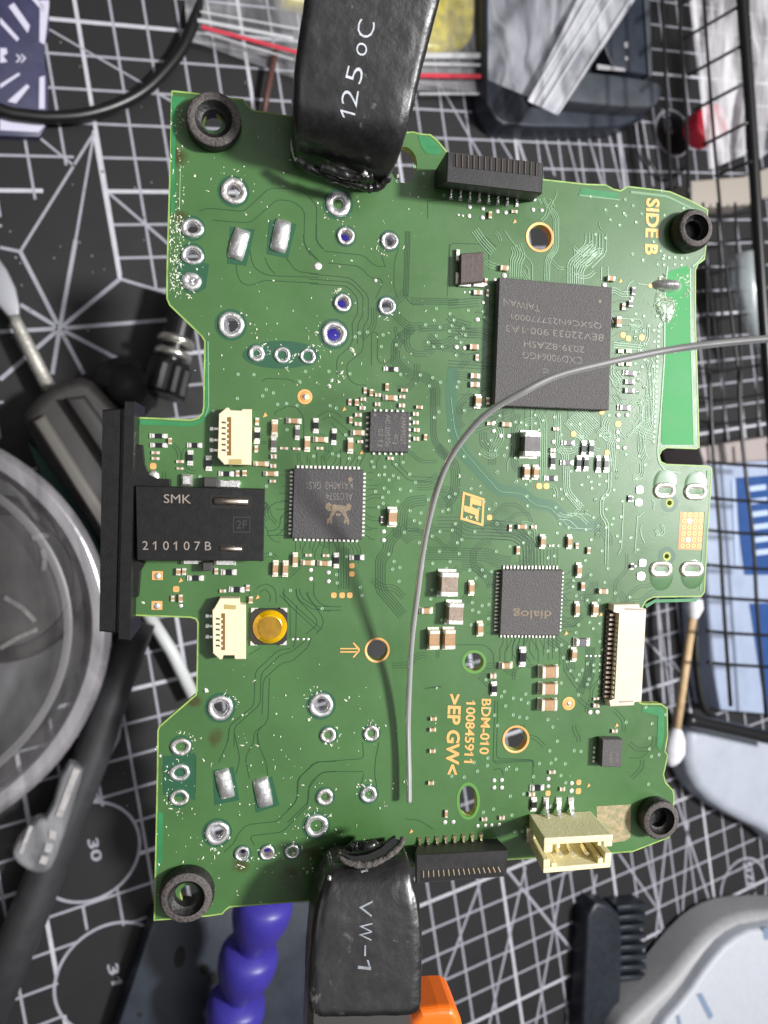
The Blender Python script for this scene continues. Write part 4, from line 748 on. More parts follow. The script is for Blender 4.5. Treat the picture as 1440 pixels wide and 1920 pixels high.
# --- gold print
lettering('board_lettering', 'SIDE B', (1212, 371), (-3.5, 106), (25, 2), 0, silk, pcb, bold=.03)
lettering('board_lettering', 'BDM-010', (903, 1310), (-4.5, 104), (18, .8), 0, silk, pcb, bold=.02)
lettering('board_lettering', '100845911', (874, 1313), (-4.5, 117), (18, .8), 0, silk, pcb, bold=.02)
lettering('board_lettering', '>EP GW<', (840, 1301), (-5, 151), (25, 1), 0, silk, pcb, bold=.03)
flat('direction_arrow', [zp((540, 1200), 4.5, q) for q in [[(440, 68), (590, 68), (590, 78), (440, 78)], [(440, 95), (590, 95), (590, 106), (440, 106)], [(545, 25), (555, 20), (605, 72), (605, 92), (592, 88)], [(545, 145), (556, 150), (604, 96), (598, 84), (588, 92)]]], silk, .0042)
LG = [(385, 972), (708, 1080), (690, 1495), (345, 1390)]
def lq(u, v): 
    a = Vector(LG[0]).lerp(Vector(LG[1]), u); b2 = Vector(LG[3]).lerp(Vector(LG[2]), u); q = a.lerp(b2, v); return (820 + q.x / 8, 800 + q.y / 8)
t_ = .085
flat('logo_frame', [[lq(0, 0), lq(1, 0), lq(1, t_), lq(0, t_)], [lq(0, 1 - t_), lq(1, 1 - t_), lq(1, 1), lq(0, 1)], [lq(0, t_), lq(t_ * 1.1, t_), lq(t_ * 1.1, 1 - t_), lq(0, 1 - t_)], [lq(1 - t_ * 1.1, t_), lq(1, t_), lq(1, 1 - t_), lq(1 - t_ * 1.1, 1 - t_)]], silk, .0042)
flat('logo_mark', [zp((820, 800), 8, q) for q in [[(495, 1062), (535, 1060), (665, 1110), (660, 1190), (640, 1190), (525, 1160), (520, 1205), (615, 1245), (625, 1262), (612, 1415), (585, 1412), (572, 1345), (560, 1320), (405, 1270), (398, 1190), (412, 1182), (485, 1205)], [(480, 1330), (532, 1345), (500, 1388)]]], silk, .0042)
pt = mat('tan_patch', (.50, .35, .22), .5, nscale=16, col2=(.16, .20, .09))
flat('tan_print_patch', [[(1118, 1512), (1183, 1508), (1182, 1570), (1172, 1577), (1150, 1580), (1136, 1566), (1120, 1545)]], pt, .004)
# --- amber dome switch
bm = bmesh.new(); q4 = gp4([(470, 1141), (538, 1139), (539, 1207), (469, 1208)], .035)
c = P(504, 1174); s0 = sB(504, 1174)
prism(bm, [(c.x + 34 * s0 * x, c.y + 34 * s0 * y) for x, y in [(-1, -.75), (-.75, -1), (.75, -1), (1, -.75), (1, .75), (.75, 1), (-.75, 1), (-1, .75)]], .002, .035, .006)
sw = fin('dome_switch', bm, mat('switch_frame', (.06, .055, .045), .35, .5), pcb); occ.append((504, 1174, 38))
bm = bmesh.new(); lathe(bm, [(32 * s0, .03), (31 * s0, .05), (27 * s0, .056), (25.5 * s0, .07), (22 * s0, .085), (20 * s0, .083), (10 * s0, .088), (.001, .09)], 40); 
for f in bm.faces:
    if f.calc_center_median().xy.length < 21 * s0: f.material_index = 1
o = fin('amber_dome', bm, [amber, mat('amber_dark', (.38, .20, .002), .18, .3, coat=.9, noise=.4, nscale=5, bump=.4, bscale=6)], sw, smooth=True); o.location = (c.x + .01, c.y, 0)
for x, y in [(-27, 31), (27, 31), (-27, -31), (27, -31)]:
    bm = bmesh.new(); box(bm, c.x + x * s0, c.y + y * s0, .002, .03, 13 * s0, 9 * s0, .006); fin('tab', bm, termw, sw)
# --- ivory six-way connectors
def conn6(poly, h, slots, teeth, pinsL, notch):
    bm = bmesh.new(); prism(bm, gp4(poly, h), .01, h, .006); o = fin('ivory_connector', bm, ivory, pcb)
    overlay('mouth', [slots], h, mat('connector_slot', (.22, .11, .02), .5), o)
    overlay('latch_notch', [notch], h, mat('connector_notch', (.45, .35, .13), .5), o)
    for (x, y) in teeth:
        s0 = sB(x, y, h); q = P(x, y, h + .001); bm = bmesh.new(); box(bm, q.x, q.y, h - .01, h + .006, 5.5 * s0, 3.2 * s0, .002); fin('contact', bm, mat('contact_dark', (.10, .09, .05), .35, .5), o)
        q = P(x + 6.5, y + .5, h + .001); bm = bmesh.new(); box(bm, q.x, q.y, h - .01, h + .008, 6 * s0, 4.2 * s0, .003); fin('contact', bm, term, o)
    for (x, y) in pinsL:
        s0 = sB(x, y); q = P(x, y); bm = bmesh.new(); box(bm, q.x, q.y, .001, .03, 9 * s0, 9 * s0, .01); box(bm, q.x + 12 * s0, q.y, .005, .03, 16 * s0, 5 * s0, .004); fin('lead', bm, tin, o)
    xs = [p[0] for p in poly]; ys = [p[1] for p in poly]
    for k in range(6): occ.append(((min(xs) + max(xs)) / 2, min(ys) + (max(ys) - min(ys)) * k / 5, 36))
conn6([(410, 776), (424, 764.5), (428, 764), (432, 769), (452, 770), (455, 767), (472, 767), (472, 798), (471, 872), (430, 871), (420, 871), (408, 858)], .14, [(426, 782), (433.5, 782), (433.5, 854), (426, 854)], [(419, 792 + k * 10.4) for k in range(6)], [(397, 804), (397, 825), (397, 844)], [(429, 861), (453, 861), (453, 870), (429, 871)])
conn6([(398, 1144), (401, 1141), (412, 1122), (449, 1122), (450, 1133), (461, 1134), (461, 1236), (441, 1236), (440, 1229), (419, 1229), (417, 1236), (412, 1237), (399, 1225)], .14, [(415, 1150), (422, 1150), (422, 1219), (415, 1219)], [(408, 1160 + k * 10.1) for k in range(6)], [(389, 1154), (389, 1173), (389, 1193)], [(420, 1133), (443, 1135), (442, 1143), (420, 1142)])
# --- wide ivory ribbon-cable connector
bm = bmesh.new(); H_f = .13
prism(bm, gp4([(1151, 1134), (1199, 1133), (1200, 1140), (1212, 1142), (1203, 1316), (1190, 1317), (1189, 1323), (1144, 1325), (1142, 1315), (1152, 1312), (1161, 1148), (1150, 1146)], H_f), .01, H_f, .008)
ff = fin('ribbon_connector', bm, mat('ivory_plastic_pale', (.72, .62, .48), .45, noise=.07, nscale=3, bump=.15, bscale=40), pcb)
overlay('latch_groove', [[(1171, 1140), (1197, 1141), (1211, 1143), (1211, 1144.5), (1171, 1143.5)], [(1161, 1314), (1188, 1313.5), (1188, 1316), (1161, 1318)]], H_f, mat('groove_grey', (.35, .30, .26), .6), ff)
bm = bmesh.new(); q4 = gp4([(1138, 1146), (1160, 1147), (1152, 1310), (1129, 1308)], .03); prism(bm, q4, .004, .03); fin('pin_bed', bm, mat('pin_bed_brown', (.05, .03, .015), .6), ff)
for i in range(18):
    f = i / 17; x = 1148 - 10 * f; y = 1151 + 152 * f; s0 = sB(x, y); q = P(x, y); bm = bmesh.new(); box(bm, q.x, q.y, .03, .06, 21 * s0, 4.6 * s0, .008); fin('contact', bm, mat('contact_bronze', (.62, .50, .42), .3, .8), ff)
    q = P(x + 13, y + 5, H_f); bm = bmesh.new(); box(bm, q.x, q.y, H_f - .05, H_f - .012, 5 * s0, 5 * s0, .008); fin('contact_tip', bm, ivory, ff)
for k in range(8): occ.append((1172, 1140 + k * 24, 42))
# --- black upright edge connectors
def upright(name, top4, bot4, h, slot4, nslot, pinlist, z0=.0):
    bm = bmesh.new(); t_ = [P(*p, h) for p in top4]; b2 = [P(*p, z0) for p in bot4]
    prism(bm, [(v.x, v.y) for v in b2], z0, h, .012, 0, [(v.x, v.y) for v in t_]); o = fin(name, bm, blackm, pcb)
    overlay('mouth', [slot4], h, mat('slot_dark', (.006, .005, .005), .6), o, .003)
    for i in range(nslot):
        f = (i + .5) / nslot; a = Vector(slot4[0]).lerp(Vector(slot4[1]), f); b_ = Vector(slot4[3]).lerp(Vector(slot4[2]), f)
        p0, p1 = P(a.x, a.y, h + .004), P(b_.x, b_.y, h + .004); bm = bmesh.new(); wd_ = (P(*slot4[1], h) - P(*slot4[0], h)).length / nslot * .36
        tube(bm, [p0, p1 if nslot < 16 else p0.lerp(p1, .6)], wd_ / (2 if nslot < 16 else 3), 4); fin('contact', bm, pinlist[1], o)
    for (x0, y0, x1, y1) in pinlist[0]:
        a = P(x0, y0); b_ = P(x1, y1, .07); bm = bmesh.new(); s0 = sB(x0, y0); m_ = a.lerp(b_, .35); m_.z = .03
        tube(bm, [(a.x, a.y, .012), (m_.x, m_.y, .022), (b_.x, b_.y, .075)], [3.2 * s0, 2.6 * s0, 2.0 * s0], 6); box(bm, a.x, a.y, .001, .014, 7.5 * s0, 8 * s0, .004); fin('lead', bm, pinlist[2], o)
    return o
topc = upright('black_edge_connector', [(838, 284), (1020, 305), (1017, 362), (836, 341)], [(817, 318), (1000, 340), (998, 378), (814, 352)], .42, [(850, 288), (1011, 305), (1010, 330), (850, 312)], 15,
       ([(845 + i * 17.6, 371 + i * 2.0, 848 + i * 17.6, 345 + i * 2.2) for i in range(8)] + [(1001, 374, 1002, 362)], mat('contact_recess', (.11, .08, .065), .5), tin))
bm = bmesh.new(); fr = gp4([(852, 315), (1009, 333), (1008, 352), (851, 334)], .42)
for k in range(6): occ.append((840 + k * 34, 345, 36))
botc = upright('black_edge_connector', [(779, 1603), (953, 1594), (950, 1644), (779, 1657)], [(783, 1583), (932, 1572), (935, 1612), (783, 1622)], .35, [(789, 1633), (938, 1625), (946, 1641), (789, 1654)], 16,
       ([(786 + i * 16.6, 1573 - i * 1.2, 788 + i * 16.6, 1596 - i * .9) for i in range(8)], mat('contact_gold', (.85, .72, .48), .3, .6), mat('lead_gold', (.80, .72, .50), .25, .95)))
for k in range(6): occ.append((790 + k * 32, 1600, 40))
# --- three-pin ivory socket standing up, mouth towards the viewer
hS = .55
def R4(u0, u1, v0, v1, h, A4):
    def q(u, v): return P(*(Vector(A4[0]).lerp(Vector(A4[1]), u)).lerp(Vector(A4[3]).lerp(Vector(A4[2]), u), v), h)
    return [q(u0, v0), q(u1, v0), q(u1, v1), q(u0, v1)]
TOP4 = [(1020, 1572), (1150, 1565), (1145, 1627), (1018, 1638)]; BOT4 = [(992, 1526), (1106, 1520), (1106, 1572), (990, 1580)]
sk = None
def wall(name, u0, u1, v0, v1, hz=1.0, parent=None):
    bm = bmesh.new(); t_ = R4(u0, u1, v0, v1, hS, TOP4); b2 = R4(u0, u1, v0, v1, 0, BOT4)
    if hz < 1: t_ = [a.lerp(c_, hz) for a, c_ in zip(b2, t_)]
    vb = [bm.verts.new(v) for v in b2]; vt = [bm.verts.new(v) for v in t_]
    for i in range(4): bm.faces.new((vb[i], vb[(i + 1) % 4], vt[(i + 1) % 4], vt[i]))
    bm.faces.new(vt); bm.faces.new(list(reversed(vb)))
    o = fin(name, bm, ivory2, parent or pcb)
    md = o.modifiers.new('soft_edge', 'BEVEL'); md.width = .012; md.segments = 2
    return o
sk = wall('socket_housing', 0, 1, 0, .2)
wall('side_wall', 0, .13, .2, .42, 1, sk); wall('side_wall', .87, 1, .2, .36, 1, sk); wall('side_wall', 0, .10, .62, .85, 1, sk); wall('side_wall', .90, 1, .55, .85, 1, sk)
wall('outer_wall', 0, 1, .85, 1, 1, sk); wall('socket_floor', .02, .98, .2, .85, .25, sk); wall('rib', .18, .24, .2, .32, 1, sk); wall('rib', .78, .84, .2, .32, 1, sk)
wall('key_block', .12, .2, .74, .86, 1, sk); wall('key_block', .8, .88, .7, .86, 1, sk)
for k, (x, y, x1, y1) in enumerate([(1050, 1600, 1042, 1586), (1074, 1601, 1064, 1582), (1101, 1601, 1088, 1580)]):
    a = P(x, y, .42); b_ = P(x1, y1, .16); bm = bmesh.new(); tube(bm, [a, b_], .028, 4); fin('pin', bm, mat('lead_gold', (0, 0, 0)), sk)
for (x0, x1) in [(1023, 1027), (1047, 1049), (1070, 1075)]:
    a = P(x0, 1500); b_ = P(x1, 1534, .10); bm = bmesh.new(); s0 = sB(x0, 1500); tube(bm, [(a.x, a.y, .02), (a.x * .5 + b_.x * .5, a.y * .5 + b_.y * .5, .05), (b_.x, b_.y, .11)], 4 * s0, 6); box(bm, a.x, a.y, .001, .02, 11 * s0, 13 * s0, .006); fin('lead', bm, tin, sk)
bm = bmesh.new(); q = P(988, 1562); box(bm, q.x, q.y, .002, .06, .05, .17, .01); fin('solder_tab', bm, tin, sk)
for k in range(5): occ.append((1000 + k * 28, 1560, 45))
# --- headphone jack
hJ = .26
def pz(name, poly, z0, h, m, parent, ch=.006):
    bm = bmesh.new(); prism(bm, gp4(poly, h), z0, h, ch); return fin(name, bm, m, parent)
jack = pz('audio_jack', [(253, 911), (497, 917), (494, 1052), (256, 1051)], 0, hJ, black, pcb, .01)
for poly, h in [([(246, 833), (266, 834), (269, 870), (277, 890), (294, 898), (319, 899), (319, 914), (250, 914)], .12), ([(252, 1048), (271, 1056), (262, 1072), (258, 1120), (249, 1120)], .12)]: pz('mounting_plate', poly, .002, h, black, jack)
def tier(name, poly, z0, z1):
    bm = bmesh.new(); prism(bm, gp4(poly, z1), z0, z1, .01); return fin(name, bm, black, jack)
tier('flange_inner', [(234, 751), (252, 752), (244, 1202), (222, 1200)], -.35, .33)
tier('flange_gap', [(224, 765), (237, 765), (232, 1188), (214, 1188)], -.35, .27)
tier('flange_outer', [(192, 768), (226, 766), (216, 1187), (186, 1184)], -.35, .33)
tier('flange_foot', [(250, 756), (257, 760), (250, 1190), (243, 1200)], -.3, .1)
dk = mat('slot_dark', (.006, .005, .005), .6)
for q_ in [[(394, 927.5), (434, 928.4), (434, 921), (456, 921.5), (456, 929), (474, 929.5), (473, 954.5), (393, 953)], [(410, 1020), (458, 1021), (457, 1036.5), (446, 1036.4), (446, 1047), (414, 1047), (414, 1036.1), (410, 1036)]]: overlay('slot', [q_], hJ, dk, jack)
for a, b_, r_ in [((401, 939), (466, 941), .048), ((412, 1028), (454, 1029.5), .036)]:
    bm = bmesh.new(); A_, B2 = P(*a, hJ - .02), P(*b_, hJ - .02); tube(bm, [A_, A_.lerp(B2, .03), A_.lerp(B2, .97), B2], [r_ * .8, r_, r_, r_ * .7], 16); fin('spring_contact', bm, mat('spring_metal', (.72, .60, .50), .28, 1.0, bump=.2, bscale=10), jack, smooth=True)
lettering('moulded_lettering', 'SMK', (307, 943), (51, 1.2), (0, -16.5), hJ, jackprint, jack, lift=.004)
lettering('moulded_lettering', '2 1 0 1 0 7 B', (267, 1031), (129, 1), (0, -16.5), hJ, jackprint, jack, lift=.004)
lettering('moulded_lettering', '2F', (443, 991), (20, 0), (0, -15), hJ, mat('moulded_dark', (.05, .047, .045), .35), jack, lift=.004)
overlay('date_frame', [[(437, 969), (469, 969), (469, 970.3), (437, 970.3)], [(437, 997), (469, 997), (469, 998.3), (437, 998.3)], [(437, 970), (438.3, 970), (438.3, 997), (437, 997)], [(467.7, 970), (469, 970), (469, 997), (467.7, 997)]], hJ, MATS['moulded_dark'], jack, .003)
for (x, y, wx, wy, nm, hh) in [(351, 900, 20, 22, 'jack_tab', .06), (430, 907, 40, 14, 'jack_tab', .09), (359, 1053, 36, 8, 'jack_tab', .06), (422, 1054, 40, 10, 'jack_tab', .06)]:
    s0 = sB(x, y); q = P(x, y); bm = bmesh.new(); box(bm, q.x, q.y, .002, hh, wx * s0, wy * s0, .02); fin(nm, bm, tin, jack)
for (x, y, wx, wy) in [(396, 904, 26, 18), (390, 1060, 18, 16)]:
    s0 = sB(x, y); q = P(x, y); bm = bmesh.new(); box(bm, q.x, q.y, .002, .12, wx * s0, wy * s0, .01); fin('jack_lug', bm, mat('lug_grey', (.06, .055, .055), .4), jack)
blob(288, 893, 24, tin, 'solder_fillet', .3)
for (x, y) in [(295, 1079), (294, 1135)]:
    s0 = sB(x, y); q = P(x, y); bm = bmesh.new(); box(bm, q.x, q.y, .001, .006, 20 * s0, 17 * s0, .002); fin('copper_pad', bm, copper, pcb); blob(x, y + 1, 13, solder, 'solder_dot', .35)
for k in range(7):
    for j in range(5): occ.append((240 + k * 42, 915 + j * 34, 24))
# --- rubber sleeves
for (bx_, by_, ro, ri, h, rt) in [(402, 236, .262, .118, .16, .258), (1288, 437, .225, .098, .19, .195), (1226, 1527, .222, .105, .17, .218), (352, 1668, .275, .125, .17, .255)]:
    q = P(bx_, by_); bm = bmesh.new()
    lathe(bm, [(ri, -TH), (ri, h * .55), (ri * 1.25, h * .62), (ri * 1.5, h * .95), (rt * .72, h), (rt * .93, h * .985), (rt, h * .9), (ro, h * .55), (ro, .03), (ro * .97, .003)], 48)
    for f in bm.faces: f.material_index = 1 if f.calc_center_median().z > h * .93 else 0
    if bx_ > 1000: lathe(bm, [(ri, .012), (.001, .012)], 16)
    o = fin('rubber_sleeve', bm, [rubber, rubdust], pcb, auto=50); o.location = (q.x, q.y, 0)

# ================================================================ SOLDER WIRE
def W_(px, py, h): return MB @ P(px, py, h)
wp = [(1500, 628, 2.55), (1440, 635, 2.45), (1345, 644, 2.3), (1250, 657, 2.15), (1130, 682, 2.0), (1040, 706, 1.88), (975, 738, 1.78), (920, 770, 1.66), (880, 808, 1.52), (842, 862, 1.32), (820, 915, 1.12), (804, 975, .88), (792, 1040, .66), (783, 1110, .52), (773, 1190, .36), (768, 1270, .22), (765, 1350, .14), (766, 1420, .12), (767, 1470, .12), (767, 1505, .12)]
bm = bmesh.new(); path = catmull([W_(*p) for p in wp], 10); nP = len(path)
tube(bm, path, [.029 * (1 + .04 * math.sin(i * .31) * math.sin(i * .07)) * (.55 if i == nP - 1 else 1) for i in range(nP)], 14)
sw_ = fin('solder_wire', bm, wirem, None, smooth=True); tag(sw_, 'long curved silver solder wire arching over the large black chip and board', 'solder wire')

# ================================================================ CLAMPS
def sleeve(secs, name, m, parent, seg=32, nz=0.0, cap0=True):
    """secs: (left px, right px, height mid, half thickness)"""
    bm = bmesh.new(); rings = []
    for k, (l, r_, h, t) in enumerate(secs):
        Lw, Rw = P(*l, h), P(*r_, h); mid = (Lw + Rw) / 2; ax = (Rw - Lw) / 2; ring = []
        for i in range(seg):
            a = 2 * math.pi * i / seg; c_, s_ = math.cos(a), math.sin(a); ex = .22
            x = math.copysign(abs(c_) ** ex, c_); z = math.copysign(abs(s_) ** ex, s_) * t
            z += (random.uniform(-1, 1) * nz if k < 6 else random.uniform(-1, 1) * nz * .3)
            v = mid + ax * x * (1 + random.uniform(-1, 1) * nz * .12); ring.append(bm.verts.new((v.x, v.y, h + z + (v.z - mid.z))))
        rings.append(ring)
    for a, b_ in zip(rings, rings[1:]):
        for i in range(seg): bm.faces.new((a[i], a[(i + 1) % seg], b_[(i + 1) % seg], b_[i]))
    if cap0: bm.faces.new(rings[0])
    bm.faces.new(rings[-1])
    o = fin(name, bm, m, parent, smooth=True); md = o.modifiers.new('smooth', 'SUBSURF'); md.levels = md.render_levels = 2
    tx = bpy.data.textures.new('melt', 'CLOUDS'); tx.noise_scale = .13; tx.noise_depth = 3
    d = o.modifiers.new('melt', 'DISPLACE'); d.texture = tx; d.strength = .012; d.mid_level = .5; d.texture_coords = 'LOCAL'
    return o
random.seed(3)
cl1 = thing('helping_hand_clamp', 'black heat-shrink covered clamp printed 125\u00b0C gripping the top edge of the board', 'clamp', (0, 0, 0), 'clamps holding the circuit board', mw=MB)
s1 = sleeve([((560, 300), (704, 353), .16, .09), ((554, 293), (718, 346), .22, .15), ((551, 280), (736, 322), .33, .20), ((549, 262), (748, 294), .42, .23), ((547, 235), (759, 258), .50, .25), ((547, 200), (770, 212), .56, .25), ((548, 160), (780, 165), .61, .25), ((554, 110), (796, 105), .69, .25), ((562, 60), (810, 50), .76, .25), ((570, 0), (824, -5), .84, .25), ((580, -70), (840, -75), .92, .25)], 'heat_shrink_sleeve', shrink, cl1, nz=.012)
def htop(px, py): return .795 + (235 - py) / 235 * .30
def txt(nm, s, p0, R, U, par, hf, b=.02): return lettering(nm, s, p0, R, U, hf, printw, par, bold=-.012, lift=.03)
txt('print', '1', (666, 215), (3, -12), (-28, -8), s1, htop, .0); txt('print', '2', (671, 193), (5, -31), (-30, -9), s1, htop, .0); txt('print', '5', (679, 148), (7, -30), (-30, -9), s1, htop, .0); txt('print', 'o', (689, 96), (4, -24), (-20, -6), s1, htop, .0); txt('print', 'C', (700, 63), (8, -32), (-31, -9), s1, htop, .0)
bm = bmesh.new(); tube(bm, [P(549, 262, .16), P(549, 278, .16), P(556, 298, .15), P(570, 312, .14)], .03, 8); fin('metal_jaw', bm, tin, cl1, smooth=True)
bm = bmesh.new(); tube(bm, [P(600, 300, .02), P(690, 240, .1), P(700, 150, .2), P(730, 0, .3)], .16, 10); tube(bm, [P(620, 300, -.2), P(690, 240, -.28), P(700, 150, -.2), P(730, 0, -.1)], .16, 10); fin('jaw_core', bm, mat('clamp_steel', (.3, .29, .28), .35, 1.0), cl1, smooth=True)
def wrap(par):
    for o in list(C.objects):
        if o.parent == par and o.name.startswith('print'):
            md = o.modifiers.new('conform', 'SHRINKWRAP'); md.target = par; md.wrap_method = 'PROJECT'; md.use_project_z = True; md.use_negative_direction = True; md.use_positive_direction = True; md.offset = .006
wrap(s1)
cl2 = thing('helping_hand_clamp', 'black heat-shrink covered clamp with worn VW-1 print gripping the bottom edge of the board', 'clamp', (0, 0, 0), 'clamps holding the circuit board', mw=MB)
s2 = sleeve([((640, 1608), (748, 1588), .24, .10), ((624, 1600), (756, 1584), .28, .17), ((612, 1612), (762, 1600), .34, .22), ((600, 1635), (768, 1625), .4, .24), ((590, 1665), (778, 1660), .45, .25), ((582, 1700), (784, 1700), .5, .25), ((577, 1750), (785, 1750), .55, .25), ((573, 1800), (784, 1800), .6, .25), ((573, 1850), (783, 1850), .65, .25), ((575, 1890), (781, 1885), .7, .25)], 'heat_shrink_sleeve', shrink, cl2, nz=.012)
def lumps(name, pts, h, rr, m, parent, seed):
    random.seed(seed); bm = bmesh.new()
    pp = catmull([P(*p, h + (p[2] if len(p) > 2 else 0)) if len(p) == 2 else P(p[0], p[1], p[2]) for p in pts], 8)
    tube(bm, pp, [rr * random.uniform(.8, 1.2) for _ in pp], 10)
    for v in bm.verts: v.co += Vector([random.uniform(-1, 1) * rr * .22 for _ in range(3)])
    o = fin(name, bm, m, parent, smooth=True); md = o.modifiers.new('smooth', 'SUBSURF'); md.levels = md.render_levels = 1; return o
lumps('melted_lip', [(556, 300, .3), (585, 318, .3), (620, 332, .3), (655, 342, .3), (690, 352, .28), (712, 348, .3), (730, 330, .36)], 0, .045, shrink, cl1, 4)
lumps('melted_lip', [(600, 312, .38), (640, 326, .40), (675, 332, .42), (700, 330, .44)], 0, .04, shrink, cl1, 5)
lumps('metal_glint', [(680, 322, .5), (686, 328, .48)], 0, .03, solder, cl1, 6)
lumps('melted_lip', [(632, 1600, .5), (650, 1616, .58), (685, 1622, .62), (720, 1610, .62), (748, 1588, .58), (756, 1572, .5)], 0, .035, rubdust, cl2, 7)
lumps('melted_lip', [(640, 1598, .48), (668, 1604, .52), (700, 1596, .54), (722, 1584, .52), (742, 1570, .48)], 0, .03, shrink, cl2, 8)
lumps('melted_lip', [(655, 1592, .3), (668, 1584, .2), (690, 1586, .25), (705, 1580, .2)], 0, .05, shrink, cl2, 9)
lumps('metal_glint', [(618, 1642, .62), (617, 1650, .62)], 0, .02, solder, cl2, 10)
def hbot(px, py): return .60 + (py - 1600) / 290 * .40
for s, y, hh in [('c', 1630, 15), ('V', 1693, 32), ('W', 1736, 36), ('-', 1782, 3), ('1', 1812, 20)]:
    if s == '-': lettering('print', 'l', (686, 1784), (3, 0), (0, 22), hbot, mat('worn_print', (.24, .26, .29), .6, noise=.5, nscale=9), s2, lift=.04)
    else: lettering('print', s, (676, y), (-2, hh), (25 if s != 'c' else 20, 3), hbot, mat('worn_print', (.24, .26, .29), .6, noise=.5, nscale=9), s2, bold=-.01, lift=.04)
wrap(s2)
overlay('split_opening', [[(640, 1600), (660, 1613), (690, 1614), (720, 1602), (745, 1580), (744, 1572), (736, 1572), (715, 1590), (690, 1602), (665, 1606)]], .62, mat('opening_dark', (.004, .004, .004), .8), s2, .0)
bm = bmesh.new(); prism(bm, gp4([(578, 1888), (773, 1886), (776, 1990), (574, 1990)], .9), .4, .9, .05); fin('metal_shaft', bm, mat('clamp_steel', (0, 0, 0)), cl2)
bm = bmesh.new(); pillow(bm, gp4(smoothpoly([(772, 1899), (842, 1890), (858, 1897), (870, 1925), (878, 1990), (772, 1990)], 1), .8), .3, .8, .08); fin('orange_grip', bm, mat('orange_plastic', (.85, .16, .01), .4), cl2, smooth=False)
bm = bmesh.new(); tube(bm, [P(690, 1610, .05), P(690, 1700, .2), P(685, 1900, .35)], .16, 10); tube(bm, [P(690, 1640, -.22), P(690, 1700, -.25), P(685, 1900, -.1)], .16, 10); fin('jaw_core', bm, MATS['clamp_steel'], cl2, smooth=True)

# ================================================================ THINGS ON THE MAT
def mpoly(pts, h=0): return [(v.x, v.y) for v in (M(*p, h) for p in pts)]
def solid(name, pts, z0, z1, m, parent=None, r=.1, steps=4, smooth=True, it=0):
    bm = bmesh.new(); pl = mpoly(pts, z1); pl = smoothpoly(pl, it) if it else pl
    pillow(bm, pl, z0, z1, r, steps); return fin(name, bm, m, parent, auto=40)
def fl(name, polys, z, m, parent):
    bm = bmesh.new()
    for q in polys: bm.faces.new([bm.verts.new(M(*p, z)) for p in q])
    bmesh.ops.triangulate(bm, faces=bm.faces); return fin(name, bm, m, parent)
# printed card, upper left
card = thing('printed_card', 'dark purple card with white stripes and chevrons under the black cable', 'card', (0, 0, 0))
solid('card_body', [(-90, -90), (91, -90), (92, 60), (84, 75), (84, 125), (90, 140), (90, 228), (74, 256), (-90, 250)], .0, .28, mat('card_purple', (.045, .045, .10), .4, noise=.2, nscale=2), card, .03, 2)
lil = mat('card_print', (.62, .60, .74), .45)
fl('card_print', [[(75, 0), (92, 0), (92, 12), (84, 84), (74, 78)], [(74, 145), (84, 142), (84, 204), (73, 204)], [(16, 12), (26, 5), (56, 48), (52, 62)], [(0, 32), (36, 72), (32, 78), (0, 44)], [(52, -10), (62, -10), (84, 12), (82, 24)], [(0, 158), (35, 136), (38, 140), (0, 166)], [(14, 190), (50, 158), (56, 162), (30, 194)], [(0, 222), (70, 232), (76, 228), (84, 236), (72, 248), (0, 244)],
               [(29, 102), (33, 102), (40, 109), (33, 117), (29, 117), (36, 109)], [(38, 102), (42, 102), (49, 109), (42, 117), (38, 117), (45, 109)], [(0, 90), (12, 90), (14, 100), (6, 105), (14, 116), (0, 118)]], .30, lil, card)
# cable
bm = bmesh.new(); pth = catmull([M(*p, .45) for p in [(-60, 165), (0, 206), (50, 217), (100, 220), (160, 215), (220, 197), (270, 170), (310, 132), (342, 90), (362, 45), (374, 0), (384, -60)]], 8)
tube(bm, pth, .185, 14); tag(fin('black_cable', bm, mat('cable_rubber', (.010, .0095, .0095), .34, bump=.1), smooth=True), 'thick black cable curving over the purple card in the upper left corner', 'cable')
# zip bag with red line
bag = thing('zip_bag', 'clear zip bag with red seal line holding yellow stuff behind the top clamp', 'plastic bag', (0, 0, 0))
fm = film('clear_film', (.62, .62, .66), .20, .3, .15, .15); fmw = mat('seal_white', (.75, .75, .78), .3, alpha=.7); fmr = mat('seal_red', (.62, .05, .08), .35)
def sheet(name, quad, z, m, parent, nu=24, nv=16, amp=.12, seed=1):
    random.seed(seed); ph = [random.uniform(0, 6) for _ in range(6)]; bm = bmesh.new(); g = []
    for j in range(nv + 1):
        row = []
        for i in range(nu + 1):
            u, v = i / nu, j / nv; p = Vector(quad[0]).lerp(Vector(quad[1]), u).lerp(Vector(quad[3]).lerp(Vector(quad[2]), u), v)
            h = z + amp * (math.sin(u * 9 + ph[0] + v * 3) * .4 + math.sin(v * 7 + ph[1] + u * 5) * .35 + math.sin((u + v) * 17 + ph[2]) * .25)
            row.append(bm.verts.new(M(p.x, p.y, h)))
        g.append(row)
    for j in range(nv):
        for i in range(nu): bm.faces.new((g[j][i], g[j][i + 1], g[j + 1][i + 1], g[j + 1][i]))
    return fin(name, bm, m, parent, smooth=True)
sheet('bag_film', [(340, -80), (905, -80), (905, 178), (352, 78)], .55, fm, bag, amp=.1)
sheet('bag_film', [(355, 75), (905, 120), (905, 180), (560, 150)], .4, fm, bag, amp=.05, seed=4)
